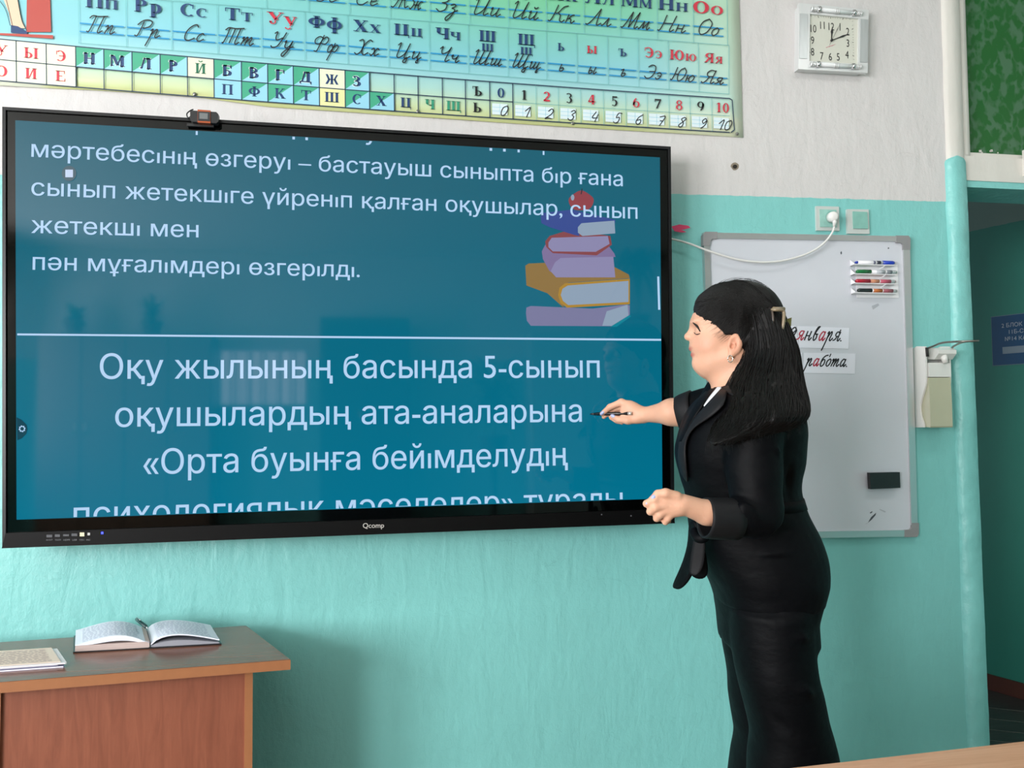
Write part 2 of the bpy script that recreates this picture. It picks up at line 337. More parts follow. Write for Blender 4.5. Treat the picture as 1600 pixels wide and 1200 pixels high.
# school handwriting, x-height 1, capitals 2; strokes split by ';'
SCRIPT = {
 'П': (".3,2 .28,1 .2,.1 .0,.1;1.0,2 .96,1 .95,.2 1.1,.02 1.35,.3;-.2,1.7 0,2 .5,1.95 1.3,2.05", 1.4),
 'Р': (".35,1.8 .33,1 .25,.1 .0,.1;-.1,1.4 .2,1.9 .7,2.05 1.1,1.8 1.0,1.3 .6,1.05 .45,1.1", 1.15),
 'С': ("1.05,1.7 .8,2.0 .4,1.7 .15,1 .25,.2 .65,0 1.1,.35", 1.15),
 'Т': (".2,1.9 .2,1 .12,.1 0,.1;.7,1.9 .7,1 .68,.1;1.2,1.9 1.18,1 1.18,.2 1.35,.02 1.55,.3;-.15,1.7 .1,2 .7,1.95 1.5,2.05", 1.6),
 'У': ("0,1.8 .2,2 .25,1.3 .45,1 .9,1.3;1.05,2 .9,1 .7,.2 .3,.0 .1,.2", 1.15),
 'Ф': (".7,2.1 .68,1 .6,0 .35,0;.75,1.7 .35,1.9 .05,1.5 .2,1.0 .6,1.0 .75,1.6 1.05,1.9 1.3,1.5 1.15,1.0 .75,1.05", 1.4),
 'Х': ("0,1.8 .3,2 .55,1.5 .6,1 .55,.4 .3,0 0,.2;1.3,1.8 1.0,2 .7,1.5 .62,1 .7,.3 1.0,0 1.3,.35", 1.4),
 'Ц': ("0,1.7 .2,2 .25,1 .3,.2 .6,.05 1.0,.7 1.1,2;1.1,2 1.05,.3 1.15,0 1.35,.1 1.4,-.5 1.2,-.6 1.1,-.3 1.6,.3", 1.6),
 'Ч': ("0,1.7 .2,2 .25,1.4 .45,1.05 .9,1.4 1.05,2;1.05,2 .98,1 .95,.2 1.1,.02 1.35,.3", 1.3),
 'Ш': ("0,1.7 .2,2 .22,1 .25,.2 .45,.05 .75,.7 .85,2;.85,2 .8,.5 .9,.1 1.1,.1 1.4,.7 1.5,2;1.5,2 1.45,.3 1.6,.02 1.85,.3", 1.85),
 'Щ': ("0,1.7 .2,2 .22,1 .25,.2 .45,.05 .75,.7 .85,2;.85,2 .8,.5 .9,.1 1.1,.1 1.4,.7 1.5,2;1.5,2 1.45,.3 1.6,0 1.8,.1 1.8,-.5 1.6,-.6 1.5,-.3 2.0,.3", 2.0),
 'Э': (".1,1.7 .4,2 .85,1.8 1.0,1 .8,.2 .4,0 .05,.3;.4,1.05 1.0,1.1", 1.15),
 'Ю': (".2,2 .2,1 .1,.1 -.1,.2;.2,1 .6,1;1.1,2 .7,1.6 .65,.7 .95,0 1.4,.4 1.5,1.4 1.1,2", 1.65),
 'Я': ("1.05,1.9 .5,2 .2,1.6 .4,1.1 .95,1.1;1.05,2 .98,1 .95,.2 1.1,.02 1.35,.3;.6,1.1 .4,.4 .1,0 -.1,.2", 1.35),
 'О': (".7,2 .25,1.6 .15,.7 .5,0 1.0,.4 1.15,1.4 .7,2", 1.25),
 'Н': (".2,2 .2,1 .1,.1 -.1,.1;.2,1 1.0,1.05;1.1,2 1.05,1 1.0,.2 1.15,.02 1.35,.3", 1.4),
 'М': ("-.1,.1 .1,.05 .3,.6 .6,2;.6,2 .75,.1;.75,.1 1.35,2;1.35,2 1.35,.3 1.5,.02 1.7,.3", 1.75),
 'Л': ("-.1,.1 .1,.05 .4,.7 .75,2;.75,2 .85,.3 1.0,.02 1.25,.3", 1.25),
 'К': (".25,2 .22,1 .1,.1 -.1,.1;1.15,2 .8,1.8 .5,1.1 .3,1.05;.5,1.1 .8,.8 .9,.2 1.15,.02 1.3,.3", 1.3),
 'И': ("0,1.7 .2,2 .25,1 .3,.2 .55,.05 1.0,.7 1.15,2;1.15,2 1.1,.3 1.25,.02 1.5,.3", 1.5),
 'Й': ("0,1.7 .2,2 .25,1 .3,.2 .55,.05 1.0,.7 1.15,2;1.15,2 1.1,.3 1.25,.02 1.5,.3;.5,2.5 .7,2.3 .95,2.55", 1.5),
 'З': (".1,1.7 .5,2 .9,1.7 .7,1.2 .35,1.05;.35,1.05 .8,.9 .85,.3 .45,0 .05,.3", 1.0),
 'Ж': ("0,1.9 .3,1.7 .5,1.0 .3,.1 0,.1;.9,2 .88,0;1.7,1.9 1.4,1.7 1.2,1.0 1.5,.1 1.8,.3;.5,1 1.2,1", 1.9),
 'Е': ("1.0,1.8 .6,2 .25,1.6 .4,1.1 .65,1.05;.4,1.1 .1,.6 .3,.05 .7,0 1.05,.4", 1.1),
 'п': ("0,.8 .15,1 .2,.6 .12,0;.14,.3 .45,1 .6,.8 .55,.2 .7,0 .95,.3", .95),
 'р': ("0,.8 .15,1 .15,0 .05,-1.1;.14,.3 .45,1 .6,.8 .55,.2 .7,0 .95,.3", .95),
 'с': (".6,.8 .4,1 .12,.7 .1,.2 .35,0 .7,.3", .7),
 'т': ("0,.8 .12,1 .15,.6 .1,0;.12,.3 .4,1 .5,.8 .46,0;.48,.3 .76,1 .88,.8 .83,.2 1.0,0 1.2,.3", 1.2),
 'у': ("0,.8 .12,1 .15,.3 .35,.05 .6,.4 .7,1;.7,1 .6,-.3 .35,-1.05 .15,-.8 .4,-.2 .95,.3", .95),
 'ф': (".55,1.2 .5,0 .4,-1.1;.5,.5 .3,1 .08,.7 .12,.1 .35,0 .5,.5 .75,1 .98,.7 .85,.1 .55,.1", 1.1),
 'х': ("0,.8 .2,1 .35,.5 .2,0 0,.2;.75,.8 .55,1 .38,.5 .55,0 .85,.3", .85),
 'ц': ("0,.8 .12,1 .15,.2 .35,.05 .6,.5 .65,1;.65,1 .62,.2 .75,0 .85,-.4 .7,-.5 .7,-.2 1.0,.3", 1.0),
 'ч': ("0,.8 .15,1 .15,.6 .35,.45 .6,.7 .65,1;.65,1 .6,.2 .75,0 .95,.3", .95),
 'ш': ("0,.8 .12,1 .13,.2 .3,.05 .5,.4 .55,1;.55,1 .54,.2 .7,.05 .9,.4 .97,1;.97,1 .94,.2 1.1,0 1.3,.3", 1.3),
 'щ': ("0,.8 .12,1 .13,.2 .3,.05 .5,.4 .55,1;.55,1 .54,.2 .7,.05 .9,.4 .97,1;.97,1 .94,.2 1.15,-.4 1.0,-.5 1.0,-.2 1.35,.3", 1.35),
 'ь': (".1,1 .1,.2 .3,0 .55,.2 .45,.5 .12,.4", .65),
 'ъ': ("-.1,.9 .1,1 .2,1 .15,.2 .35,0 .6,.2 .5,.5 .18,.4", .7),
 'ы': (".1,1 .1,.2 .28,0 .5,.2 .4,.5 .12,.4;.75,1 .72,.2 .85,0 1.05,.3", 1.05),
 'э': (".05,.8 .3,1 .55,.7 .5,.2 .25,0 .03,.2;.2,.5 .56,.5", .65),
 'ю': (".1,1 .1,0;.1,.5 .4,.5;.7,1 .42,.7 .45,.2 .7,0 .95,.3 .95,.8 .7,1", 1.05),
 'я': (".6,1 .25,1 .12,.7 .3,.5 .6,.55;.65,1 .6,.2 .75,0 .95,.3;.4,.5 .25,.15 0,.05", .95),
 'о': (".4,1 .1,.7 .12,.2 .35,0 .6,.3 .6,.8 .4,1", .72),
 'н': (".1,1 .1,0;.1,.5 .6,.5;.62,1 .6,.2 .75,0 .95,.3", .95),
 'м': ("-.05,.1 .1,.1 .35,1;.35,1 .45,.1;.45,.1 .85,1;.85,1 .85,.2 1.0,0 1.15,.3", 1.15),
 'л': ("-.05,.1 .1,.1 .4,1;.4,1 .45,.2 .6,0 .8,.3", .8),
 'к': (".1,1 .1,0;.6,1 .4,.9 .25,.55 .12,.5;.25,.55 .45,.4 .5,.1 .65,0 .8,.3", .8),
 'и': ("0,.8 .12,1 .14,.2 .35,.05 .6,.5 .65,1;.65,1 .62,.2 .78,0 .98,.3", .98),
 'й': ("0,.8 .12,1 .14,.2 .35,.05 .6,.5 .65,1;.65,1 .62,.2 .78,0 .98,.3;.25,1.5 .4,1.3 .6,1.5", .98),
 'з': (".05,.85 .3,1 .5,.8 .25,.5;.25,.5 .55,.3 .45,-.5 .2,-1.0 .05,-.7 .3,-.2 .8,.3", .8),
 'ж': ("0,1 .2,.9 .3,.5 .15,0 0,.1;.6,1 .58,0;1.15,.9 .95,.9 .85,.5 1.0,0 1.2,.2;.3,.5 .85,.5", 1.25),
 'е': (".1,.4 .5,.6 .4,1 .15,.8 .12,.2 .35,0 .7,.3", .7),
 'а': (".55,.9 .3,1 .08,.6 .15,.1 .35,.05 .6,.5;.62,1 .6,.2 .72,0 .92,.3", .92),
 'в': (".1,.4 .4,1.7 .5,2 .25,1.8 .12,.6 .3,0 .55,.2 .5,.6 .3,.7 .6,.7", .8),
 'б': (".75,1.9 .4,1.7 .1,.9 .15,.1 .4,0 .6,.3 .55,.8 .3,.9 .1,.6", .75),
 '0': (".5,1 .15,.8 .1,.3 .3,0 .6,.2 .68,.7 .5,1", .7), '1': (".1,.6 .5,1 .45,0", .6),
 '2': (".1,.75 .35,1 .6,.8 .45,.4 .0,.0 .3,.08 .65,.02", .7), '3': (".1,.85 .35,1 .55,.8 .3,.55 .55,.35 .45,.05 .2,0 .0,.15", .65),
 '4': (".3,1 .1,.4 .65,.4;.6,.75 .5,0", .7), '5': (".65,1 .3,1 .2,.55 .5,.6 .55,.2 .3,0 .05,.1", .7),
 '6': (".55,1 .2,.7 .08,.25 .3,0 .55,.2 .45,.5 .15,.4", .65), '7': (".1,.9 .65,.95 .35,0;.25,.5 .55,.5", .65),
 '8': (".4,1 .15,.8 .45,.45 .45,.1 .2,0 .08,.2 .35,.5 .6,.85 .4,1", .65), '9': (".55,.8 .35,1 .12,.75 .3,.5 .58,.8 .5,.3 .2,0", .65),
 '.': (".05,.0 .12,.06", .3), "'": (".0,1.6 .2,2.0", .0),
}
def script_w(txt): return sum(SCRIPT[c][1] for c in txt)+.12*(len(txt)-1)
def script_on(P, txt, x0, yb, xh, slope, k=0, wd=1.5, d=0, shear=.42, sx=.8, ks=None, caph=2.0):
    x = 0
    for n, c in enumerate(txt):
        spec, adv = SCRIPT[c]
        for st in spec.split(';'):
            pts = catmull([tuple(map(float, q.split(','))) for q in st.split()], 4)
            q = []
            for a, b in pts:
                if b > 1: b = 1+(b-1)*(caph-1)
                X = (x+a)*sx+b*shear; q.append(np.array([x0+X*xh, yb+X*xh*slope-b*xh]))
            for i in range(len(q)-1):
                t = q[i+1]-q[i]; L = np.linalg.norm(t)
                if L < 1e-6: continue
                t = t/L*wd*.25; P.line(q[i]-t, q[i+1]+t, wd, ks[n] if ks else k, d+.00002*(i % 2))
        x += adv+.12
# ================================================================== THE ROOM
def paint(name, top, low, x0, z0, x1, z1, hole=False, rough_low=.38, bumpd=.0058):
    """wall paint: light above, oil paint below a hand-cut line through (x0,z0)-(x1,z1); x0 is None: constant height z0"""
    m = bpy.data.materials.new(name); m.use_nodes = True; nt = m.node_tree; L = nt.links; b = nt.nodes['Principled BSDF']
    g = N(nt, 'ShaderNodeNewGeometry'); sp = N(nt, 'ShaderNodeSeparateXYZ'); L.new(g.outputs['Position'], sp.inputs[0])
    def mth(op, a, c=None):
        n = N(nt, 'ShaderNodeMath', _operation=op)
        for i, v in enumerate((a, c)):
            if v is None: continue
            if isinstance(v, (int, float)): n.inputs[i].default_value = v
            else: L.new(v, n.inputs[i])
        return n.outputs[0]
    def nz(scale, det=4, st=(1, 1, 1), dist=0):
        mp = N(nt, 'ShaderNodeMapping'); mp.inputs['Scale'].default_value = st; L.new(g.outputs['Position'], mp.inputs[0])
        n = N(nt, 'ShaderNodeTexNoise', Scale=scale, Detail=float(det), Distortion=float(dist)); L.new(mp.outputs[0], n.inputs['Vector']); return n.outputs[0]
    sl = 0 if x0 is None else (z1-z0)/(x1-x0); base = z0 - (0 if x0 is None else sl*x0)
    edge = mth('ADD', mth('MULTIPLY', sp.outputs[0], sl), base)
    edge = mth('ADD', edge, mth('MULTIPLY', mth('SUBTRACT', nz(30, 3), .5), .008))
    mask = mth('GREATER_THAN', sp.outputs[2], edge)
    mx = N(nt, 'ShaderNodeMix', _data_type='RGBA'); L.new(mask, mx.inputs[0])
    mx.inputs[6].default_value = (*lin(low), 1); mx.inputs[7].default_value = (*lin(top), 1)
    v = mth('ADD', mth('MULTIPLY', mth('SUBTRACT', nz(2.2, 3), .5), .10), 1.0)
    v = mth('ADD', v, mth('MULTIPLY', mth('SUBTRACT', nz(26, 4, (1, 1, .25)), .5), .07))
    hs = N(nt, 'ShaderNodeHueSaturation'); L.new(mx.outputs[2], hs.inputs['Color']); L.new(v, hs.inputs['Value']); L.new(hs.outputs[0], b.inputs['Base Color'])
    rg = mth('ADD', mth('MULTIPLY', mask, .9-rough_low), rough_low); L.new(rg, b.inputs['Roughness'])
    h = mth('ADD', mth('MULTIPLY', nz(9, 4, (1.6, 1, .55), .6), 1.0), mth('MULTIPLY', nz(55, 5, (1, 1, .8)), .35))
    h = mth('ADD', h, mth('MULTIPLY', nz(230, 2), .10))
    # trowelled ripples low on the wall
    rip = mth('GREATER_THAN', nz(5.5, 5, (1, 1, 1.3), 1.5), .60); h = mth('ADD', h, mth('MULTIPLY', rip, .0 if bumpd < .002 else .12))
    bp = N(nt, 'ShaderNodeBump', Strength=.75, Distance=bumpd); L.new(h, bp.inputs['Height']); L.new(bp.outputs[0], b.inputs['Normal'])
    return m
TEAL = '#82c9c5'; WHITE = '#d2cfce'
pA, pB = W(1050, 303), W(1472, 315)
M_wall = paint('wall_paint', WHITE, TEAL, pA[0], pA[2], pB[0], pB[2])
M_room = paint('room_paint', '#d6d4d0', TEAL, None, 2.05, 0, 0, bumpd=.001)
M_teal = mat('teal_paint', TEAL, rough=.4, var=.05, vscale=14, bump=.004, bscale=34)
M_white = mat('white_frame_paint', '#d9d6cf', rough=.5, var=.04, vscale=10, bump=.0012, bscale=60, stretch=(1, 1, .4))
M_floor = wood('floor_wood', '#8d8375', '#70675a', 1, rough=.3)
M_cfloor = wood('corridor_floor_laminate', '#4b4c48', '#343634', 0, rough=.3)
M_ceil = mat('ceiling_white', '#e2e2de', rough=.95)
TH = .17
# door geometry from the wall marks
jx_t, jx_b = W(1474, 100)[0], W(1514, 1190)[0]
xj = (jx_t+jx_b)/2
ex_b = W(1541, 1165)[0]; ex_t = W(1506, 300)[0]; xe = (ex_t+ex_b)/2
DR = xe + .92; HEAD = W(1540, 287)[2]
def wallbox(name, a, b, m, **k): return boxo(name, a, b, m, kind='structure', **k)
bm = bmesh.new(); box(bm, (XL-.15, 0, 0), (xj, TH, ZC)); box(bm, (DR+.07, 0, 0), (XR, TH, ZC)); box(bm, (xj, 0, 3.06), (DR+.07, TH, ZC))
bmobj('wall_front', bm, M_wall, kind='structure')
boxo('floor', (XL-.15, YB-.15, -.06), (XR+.15, TH, 0), M_floor, kind='structure')
boxo('ceiling', (XL-.15, YB-.15, ZC), (XR+.15, TH, ZC+.08), M_ceil, kind='structure')
boxo('wall_right', (XR, YB-.15, 0), (XR+.15, TH, ZC), M_room, kind='structure')
# left wall with three windows
bm = bmesh.new(); ys = [YB-.15, -6.4, -5.0, -4.3, -2.9, -2.2, -.8, 0]
for i in range(0, 8, 2): box(bm, (XL-.15, ys[i], 0), (XL, ys[i+1], ZC))
for i in (1, 3, 5):
    box(bm, (XL-.15, ys[i], 0), (XL, ys[i+1], .95)); box(bm, (XL-.15, ys[i], 2.75), (XL, ys[i+1], ZC))
bmobj('wall_left', bm, M_room, kind='structure')
M_pane = mat('glowing_curtain', '#ffffff', rough=.9, emit='#eef4ff', estr=1.6)  # emission in the cloth stands in for daylight on it
for k, i in enumerate((1, 3, 5)):
    y0, y1 = ys[i], ys[i+1]
    bm = bmesh.new(); X = XL-.1
    for a, b in (((X, y0, .95), (X+.06, y1, 1.01)), ((X, y0, 2.69), (X+.06, y1, 2.75)), ((X, y0, 1.01), (X+.06, y0+.06, 2.69)), ((X, y1-.06, 1.01), (X+.06, y1, 2.69)), ((X, (y0+y1)/2-.03, 1.01), (X+.06, (y0+y1)/2+.03, 2.69))): box(bm, a, b)
    bmobj('window_%d' % (k+1), bm, M_white, kind='structure')
    o = boxo('net_curtain', (XL-.13, y0, .95), (XL-.12, y1, 2.75), M_pane, label='glowing net curtain behind the %s of the left windows' % ('rearmost', 'middle', 'front')[k], cat='curtain')
# back wall with the far window that mirrors in the screen
def mirror(px, py, y):           # where the sight line through a screen mark goes after reflection in the glass
    P = W(px, py, FRONT); d = P-CAM; d[1] = -d[1]; return P+d*((y-P[1])/d[1])
a_, b_ = mirror(345, 548, YB), mirror(478, 640, YB)
wx0, wx1, wz1, wz0 = a_[0], b_[0], a_[2], mirror(410, 632, YB)[2]
bm = bmesh.new(); box(bm, (XL, YB-.15, 0), (wx0, YB, ZC)); box(bm, (wx1, YB-.15, 0), (XR, YB, ZC)); box(bm, (wx0, YB-.15, 0), (wx1, YB, wz0)); box(bm, (wx0, YB-.15, wz1), (wx1, YB, ZC))
bmobj('wall_back', bm, M_room, kind='structure')
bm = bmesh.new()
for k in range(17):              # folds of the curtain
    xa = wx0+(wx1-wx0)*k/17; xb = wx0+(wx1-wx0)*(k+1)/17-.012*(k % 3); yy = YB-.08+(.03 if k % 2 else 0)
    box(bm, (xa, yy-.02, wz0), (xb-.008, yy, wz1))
cm = mat('striped_curtain', '#c9c3cc', rough=.9, emit='#e6e0ea', estr=3.2)  # daylight from behind the cloth put in as its own glow
o = bmobj('window_curtain', bm, cm, label='pale glowing curtain in the far window of the back wall', cat='curtain')
# ------------------------------------------------ door case, right
def wx(px, py): return W(px, py)[0]
def wz(px, py): return W(px, py)[2]
def lumpy(name, xl, xr, z0, z1, y0, y1, m, seed, amp=.005, ch=.02, parent=None, **k):
    """upright plastered strip with uneven edges: xl,xr are functions of z"""
    nz_ = int((z1-z0)/.008); V = []; Fc = []
    prof = [(0, y1), (0, y0+ch), (.22, y0+.003), (.42, y0), (.95, y0+.001), (1, y0+.006), (1, y1)]
    for i in range(nz_+1):
        z = z0+(z1-z0)*i/nz_
        for j, (u, y) in enumerate(prof):
            n1 = mnoise.noise(Vector((j*3.1+seed, z*7, 0)))+.6*mnoise.noise(Vector((j*3.1+seed, z*24, 5)))
            x = xl(z)+(xr(z)-xl(z))*u
            V.append((x+n1*amp*(.8 if j in (1, 2, 5) else .25 if j not in (0, 6) else .5), y+(n1*amp*.7 if 0 < j < 6 else 0), z))
    n = len(prof)
    for i in range(nz_):
        for j in range(n-1): Fc.append((i*n+j, i*n+j+1, (i+1)*n+j+1, (i+1)*n+j))
        Fc.append((i*n+n-1, i*n, (i+1)*n, (i+1)*n+n-1))
    Fc += [tuple(range(n)), tuple(range(nz_*n+n-1, nz_*n-1, -1))]
    return mesh(name, V, Fc, m, parent, smooth=True, **k)
zt = wz(1490, 246)
def lin_x(p0, p1):
    A, B = W(*p0), W(*p1); return lambda z: A[0]+(B[0]-A[0])*(z-A[2])/(B[2]-A[2])
fl, fr = lin_x((1477, 250), (1513, 1180)), lin_x((1505, 290), (1541, 1165))
# painted door case: teal post, white upper post, rails, glass
_w = (fr(zt)-fl(zt))/2
def _in(z): d = (z-(zt-_w*.8))/(_w*.8); return 0 if d <= 0 else _w*.92*(1-math.sqrt(max(0, 1-min(1, d)**2)))
lumpy('door_1', lambda z: fl(z)-.004+_in(z), lambda z: fr(z)-_in(z), 0, zt, -.022, TH+.01, M_teal, 3.3, kind='structure')
ul, ur = lin_x((1470, 0), (1478, 246)), lin_x((1508, 0), (1516, 240))
um = lin_x((1496, 0), (1504, 246))
lumpy('trim_2', ul, um, zt-.05, 3.06, -.012, TH, M_white, 9.1, amp=.0022, ch=.008, kind='structure')
lumpy('trim_3', um, lambda z: ur(z)+.006, wz(1560, 246), 3.06, .004, TH-.03, M_white, 5.1, amp=.001, ch=.003, kind='structure')
def rail(name, ya, yb, xa, m, y0, y1, bv=.003, xe_=None):
    z1 = wz(1550, ya); z0 = wz(1550, yb); return boxo(name, (xa, y0, z0), (xe_ or DR+.07, y1, z1), m, bev=bv, kind='structure')
rail('trim_4', 246, 284, fr(zt)-.004, M_white, -.004, TH)
rail('trim_5', 284, 294, fr(zt)-.004, M_teal, .0, TH)
rail('trim_6', 238, 248, ur(zt), M_white, .012, TH-.02, .004)
boxo('trim_7', (DR, -.01, 0), (DR+.07, TH, 3.06), M_teal, kind='structure', bev=.004)
boxo('trim_8', (wx(1596, 250), -.03, wz(1596, 276)), (wx(1596, 250)+.03, -.004, wz(1596, 236)), M_white, kind='structure', bev=.003)
# patterned green film on the transom glass
m = bpy.data.materials.new('green_film_glass'); m.use_nodes = True; nt = m.node_tree; b = nt.nodes['Principled BSDF']; b.inputs['Roughness'].default_value = .22
tc = N(nt, 'ShaderNodeTexCoord'); mp = N(nt, 'ShaderNodeMapping'); mp.inputs['Scale'].default_value = (1, 1, .75); nt.links.new(tc.outputs['Object'], mp.inputs[0])
vo = N(nt, 'ShaderNodeTexVoronoi', Scale=40.0, _feature='SMOOTH_F1'); nzz = N(nt, 'ShaderNodeTexNoise', Scale=30.0, Detail=2.0)
add = N(nt, 'ShaderNodeVectorMath', _operation='MULTIPLY_ADD'); nt.links.new(nzz.outputs['Color'], add.inputs[0]); add.inputs[1].default_value = (.05, .05, .05); nt.links.new(mp.outputs[0], add.inputs[2])
nt.links.new(mp.outputs[0], nzz.inputs['Vector']); nt.links.new(add.outputs[0], vo.inputs['Vector'])
cr = N(nt, 'ShaderNodeValToRGB'); e = cr.color_ramp.elements; e[0].position = .38; e[0].color = (*lin('#1b5f27'), 1); e[1].position = .58; e[1].color = (*lin('#456f50'), 1)
nt.links.new(vo.outputs[0], cr.inputs[0]); nt.links.new(cr.outputs[0], b.inputs['Base Color'])
boxo('window_4', (ur(zt)-.01, .05, wz(1550, 244)), (DR+.01, .056, 3.07), m, kind='structure')
# worn-off flakes of film along the bottom rebate
bm = bmesh.new()
for k in range(26):
    x = ur(zt)+.02+random.random()*.16; z = wz(1550, 238)+random.random()**2*.022; s = .002+random.random()*.005
    hexa(bm, [(x, .0485, z), (x+s*1.6, .0485, z+random.uniform(-s, s)/2), (x+s*1.6, .05, z), (x, .05, z), (x, .0485, z+s), (x+s*1.4, .0485, z+s*1.2), (x+s*1.4, .05, z+s), (x, .05, z+s)])
bmobj('peeled_film_flakes', bm, M_white, kind='stuff', label='white paint flakes along the bottom of the green transom glass', cat='paint flakes')
# corridor seen through the opening
c0 = G(1541, 1075); c1 = G(1600, 1092); dr = (c1-c0)/np.linalg.norm((c1-c0)); back = c0-dr*.95; nx_ = np.array([-dr[1], dr[0], 0])
if nx_[0] < 0: nx_ = -nx_
front = c0+dr*((TH+.02-c0[1])/dr[1])
def swall(name, p, q, t, z0, z1, m, **k):
    bm = bmesh.new(); a = np.array(p); b = np.array(q); n = nx_*t
    hexa(bm, [(*(v[:2]), z) for z in (z0, z1) for v in (a, b, b+n, a+n)]); return bmobj(name, bm, m, **k)
kz0 = None
def on_wall(px, py):             # point of the corridor wall plane on a sight line
    r = ray(px, py); t = np.dot(c0-CAM, nx_)/np.dot(r, nx_); return CAM+r*t
M_corr = paint('corridor_paint', '#8fa79c', '#35907c', None, float(on_wall(1552, 354)[2]), 0, 0, bumpd=.0015)
swall('wall_corridor', back-dr*1.2, front, .12, 0, 3.3, M_corr, kind='structure')
swall('baseboard_corridor', back-dr*1.2-nx_*.015, front-nx_*.015, .014, 0, .075, mat('brown_skirting', '#5a2f20', rough=.5), kind='structure')
o = boxo('floor_corridor', (-1.5, TH, -.06), (7, 5, -.001), M_cfloor, kind='structure')
boxo('wall_corridor_end', (-1.5, 5, 0), (7, 5.1, 3.3), M_corr, kind='structure')
boxo('ceiling_corridor', (-1.5, TH, 3.3), (7, 5.1, 3.4), M_ceil, kind='structure')
bm = bmesh.new()                 # seams of the laminate boards
for k in range(5):
    a = G(1541, 1098+k*17)+np.array([-.3, .3*.35, 0]); b = G(1602, 1119+k*17)+np.array([.3, -.3*.35, 0])
    d = (b-a)/np.linalg.norm(b-a); n = np.array([-d[1], d[0], 0])*.0015
    hexa(bm, [(*(v[:2]), z) for z in (-.001, .0006) for v in (a-n, b-n, b+n, a+n)])
bmobj('trim_9', bm, mat('laminate_seam', '#6a6d68', rough=.5), kind='structure')
# ------------------------------------------------ room plaque on the corridor wall
pl = thing('room_plaque', 'dark blue rectangular room plaque on the dark corridor wall beyond the doorway', 'sign', on_wall(1580, 530))
P4 = [on_wall(1550, 496), on_wall(1550, 571), on_wall(1625, 571.5), on_wall(1625, 487)]
zt_, zb_ = P4[0][2], P4[1][2]
def pq(s, z, o=0): a = c0+dr*0; A = P4[0]; return np.array([A[0]+dr[0]*s, A[1]+dr[1]*s, z])-nx_*o
Lp = float(np.linalg.norm((P4[2]-P4[1])[:2])); Lp = max(Lp, .32)
def pbox(name, s0, s1, z0, z1, o0, o1, m, parent):
    bm = bmesh.new(); hexa(bm, [pq(s, z, o) for z in (z0, z1) for s, o in ((s0, o0), (s1, o0), (s1, o1), (s0, o1))]); return bmobj(name, bm, m, parent)
pbox('board', 0, Lp, zb_, zt_, 0, .006, mat('plaque_blue', '#14507a', rough=.35), pl)
pbox('rim', -.004, Lp+.004, zb_-.004, zt_+.004, 0, .003, mat('plaque_rim', '#6f8d96', rough=.4), pl)
hh = zt_-zb_
pbox('name_slot', .05, Lp-.05, zb_+hh*.22, zb_+hh*.36, .006, .0075, mat('slot_grey', '#8fa0ac', rough=.4), pl)
def plaque_text(txt, sc, zc, size):
    V, Fc = glyph_mesh(txt, .012); w_ = max(v[0] for v in V); s = size/.73
    return [pq(sc+(x-w_/2)*s, zc+y*s, .0078) for x, y in V], Fc
V = []; Fc = []
for t, zc, sz in (('2 БЛОК 1 ҚАБАТ', .76, .022), ('11Б-СЫНЫП', .62, .022), ('№14 КАБИНЕТ', .48, .022)):
    v, f = plaque_text(t, Lp/2, zb_+hh*zc, hh*.085); i = len(V); V += v; Fc += [[i+q for q in ff] for ff in f]
mesh('lettering', V, Fc, mat('plaque_letter', '#c3ced6', rough=.5), pl)
# ================================================================== THE INTERACTIVE PANEL
OT = [(5, 168), (1047, 230), (1053, 817), (5, 856)]      # outer corners TL TR BR BL
SCR = [(24, 188), (1031, 246), (1035, 779), (26, 812)]   # lit picture
FR_ = FRONT
def xz(px, py, off=FR_): p = W(px, py, off); return (p[0], p[2])
pc = W(530, 510, 0)
panel = thing('interactive_panel', 'large black wall-mounted interactive whiteboard display showing teal slide with white text', 'display', (pc[0], -.06, pc[2]))
M_blk = mat('panel_black_satin', '#060607', rough=.45, spec=.15)
M_glossblk = mat('panel_glass_black', '#020303', rough=.045, spec=.35)
O = [xz(*p) for p in OT]
cx_, cz_ = sum(p[0] for p in O)/4, sum(p[1] for p in O)/4
def inset(P, dx, dz): return [(x-math.copysign(dx, x-cx_), z-math.copysign(dz, z-cz_)) for x, z in P]
prism('rear_housing', inset(O, .02, .02), .03, .098, M_blk, panel, bev=.006)
prism('wall_bracket', inset(O, .62, .3), .0, .034, M_blk, panel)
I = [(O[0][0]+.0085, O[0][1]-.0085), (O[1][0]-.0085, O[1][1]-.0085), (O[2][0]-.0085, 0), (O[3][0]+.0085, 0)]
gl, gr = xz(26, 832), xz(1040, 795)      # top of the lower bar
I[2] = (I[2][0], gr[1]); I[3] = (I[3][0], gl[1])
prism('glass', I, .1, FR_, M_glossblk, panel)
for nm, q in (('rim_top', [O[0], O[1], I[1], I[0]]), ('rim_right', [O[1], O[2], (I[2][0], O[2][1]), I[1]]), ('rim_left', [O[0], I[0], (I[3][0], O[3][1]), O[3]])):
    prism('frame_rim', q, .09, FR_+.006, mat('rim_anthracite', '#101114', rough=.3, metal=.2), panel, bev=.002)
prism('lower_bar', [I[3], I[2], O[2], O[3]], .09, FR_+.009, M_blk, panel, bev=.003)
def emis(name, col, s=1.0, base='#020304'):
    return mat(name, base, rough=.045, spec=.4, emit=col, estr=s)
m = emis('screen_teal', '#00708c'); nt = m.node_tree; b = nt.nodes['Principled BSDF']
tc = N(nt, 'ShaderNodeTexCoord'); sp = N(nt, 'ShaderNodeSeparateXYZ'); nt.links.new(tc.outputs['Generated'], sp.inputs[0])
cr = N(nt, 'ShaderNodeValToRGB'); e = cr.color_ramp.elements; e[0].position = 0; e[0].color = (*lin('#00708d'), 1); e[1].position = 1; e[1].color = (*lin('#0a5c70'), 1)
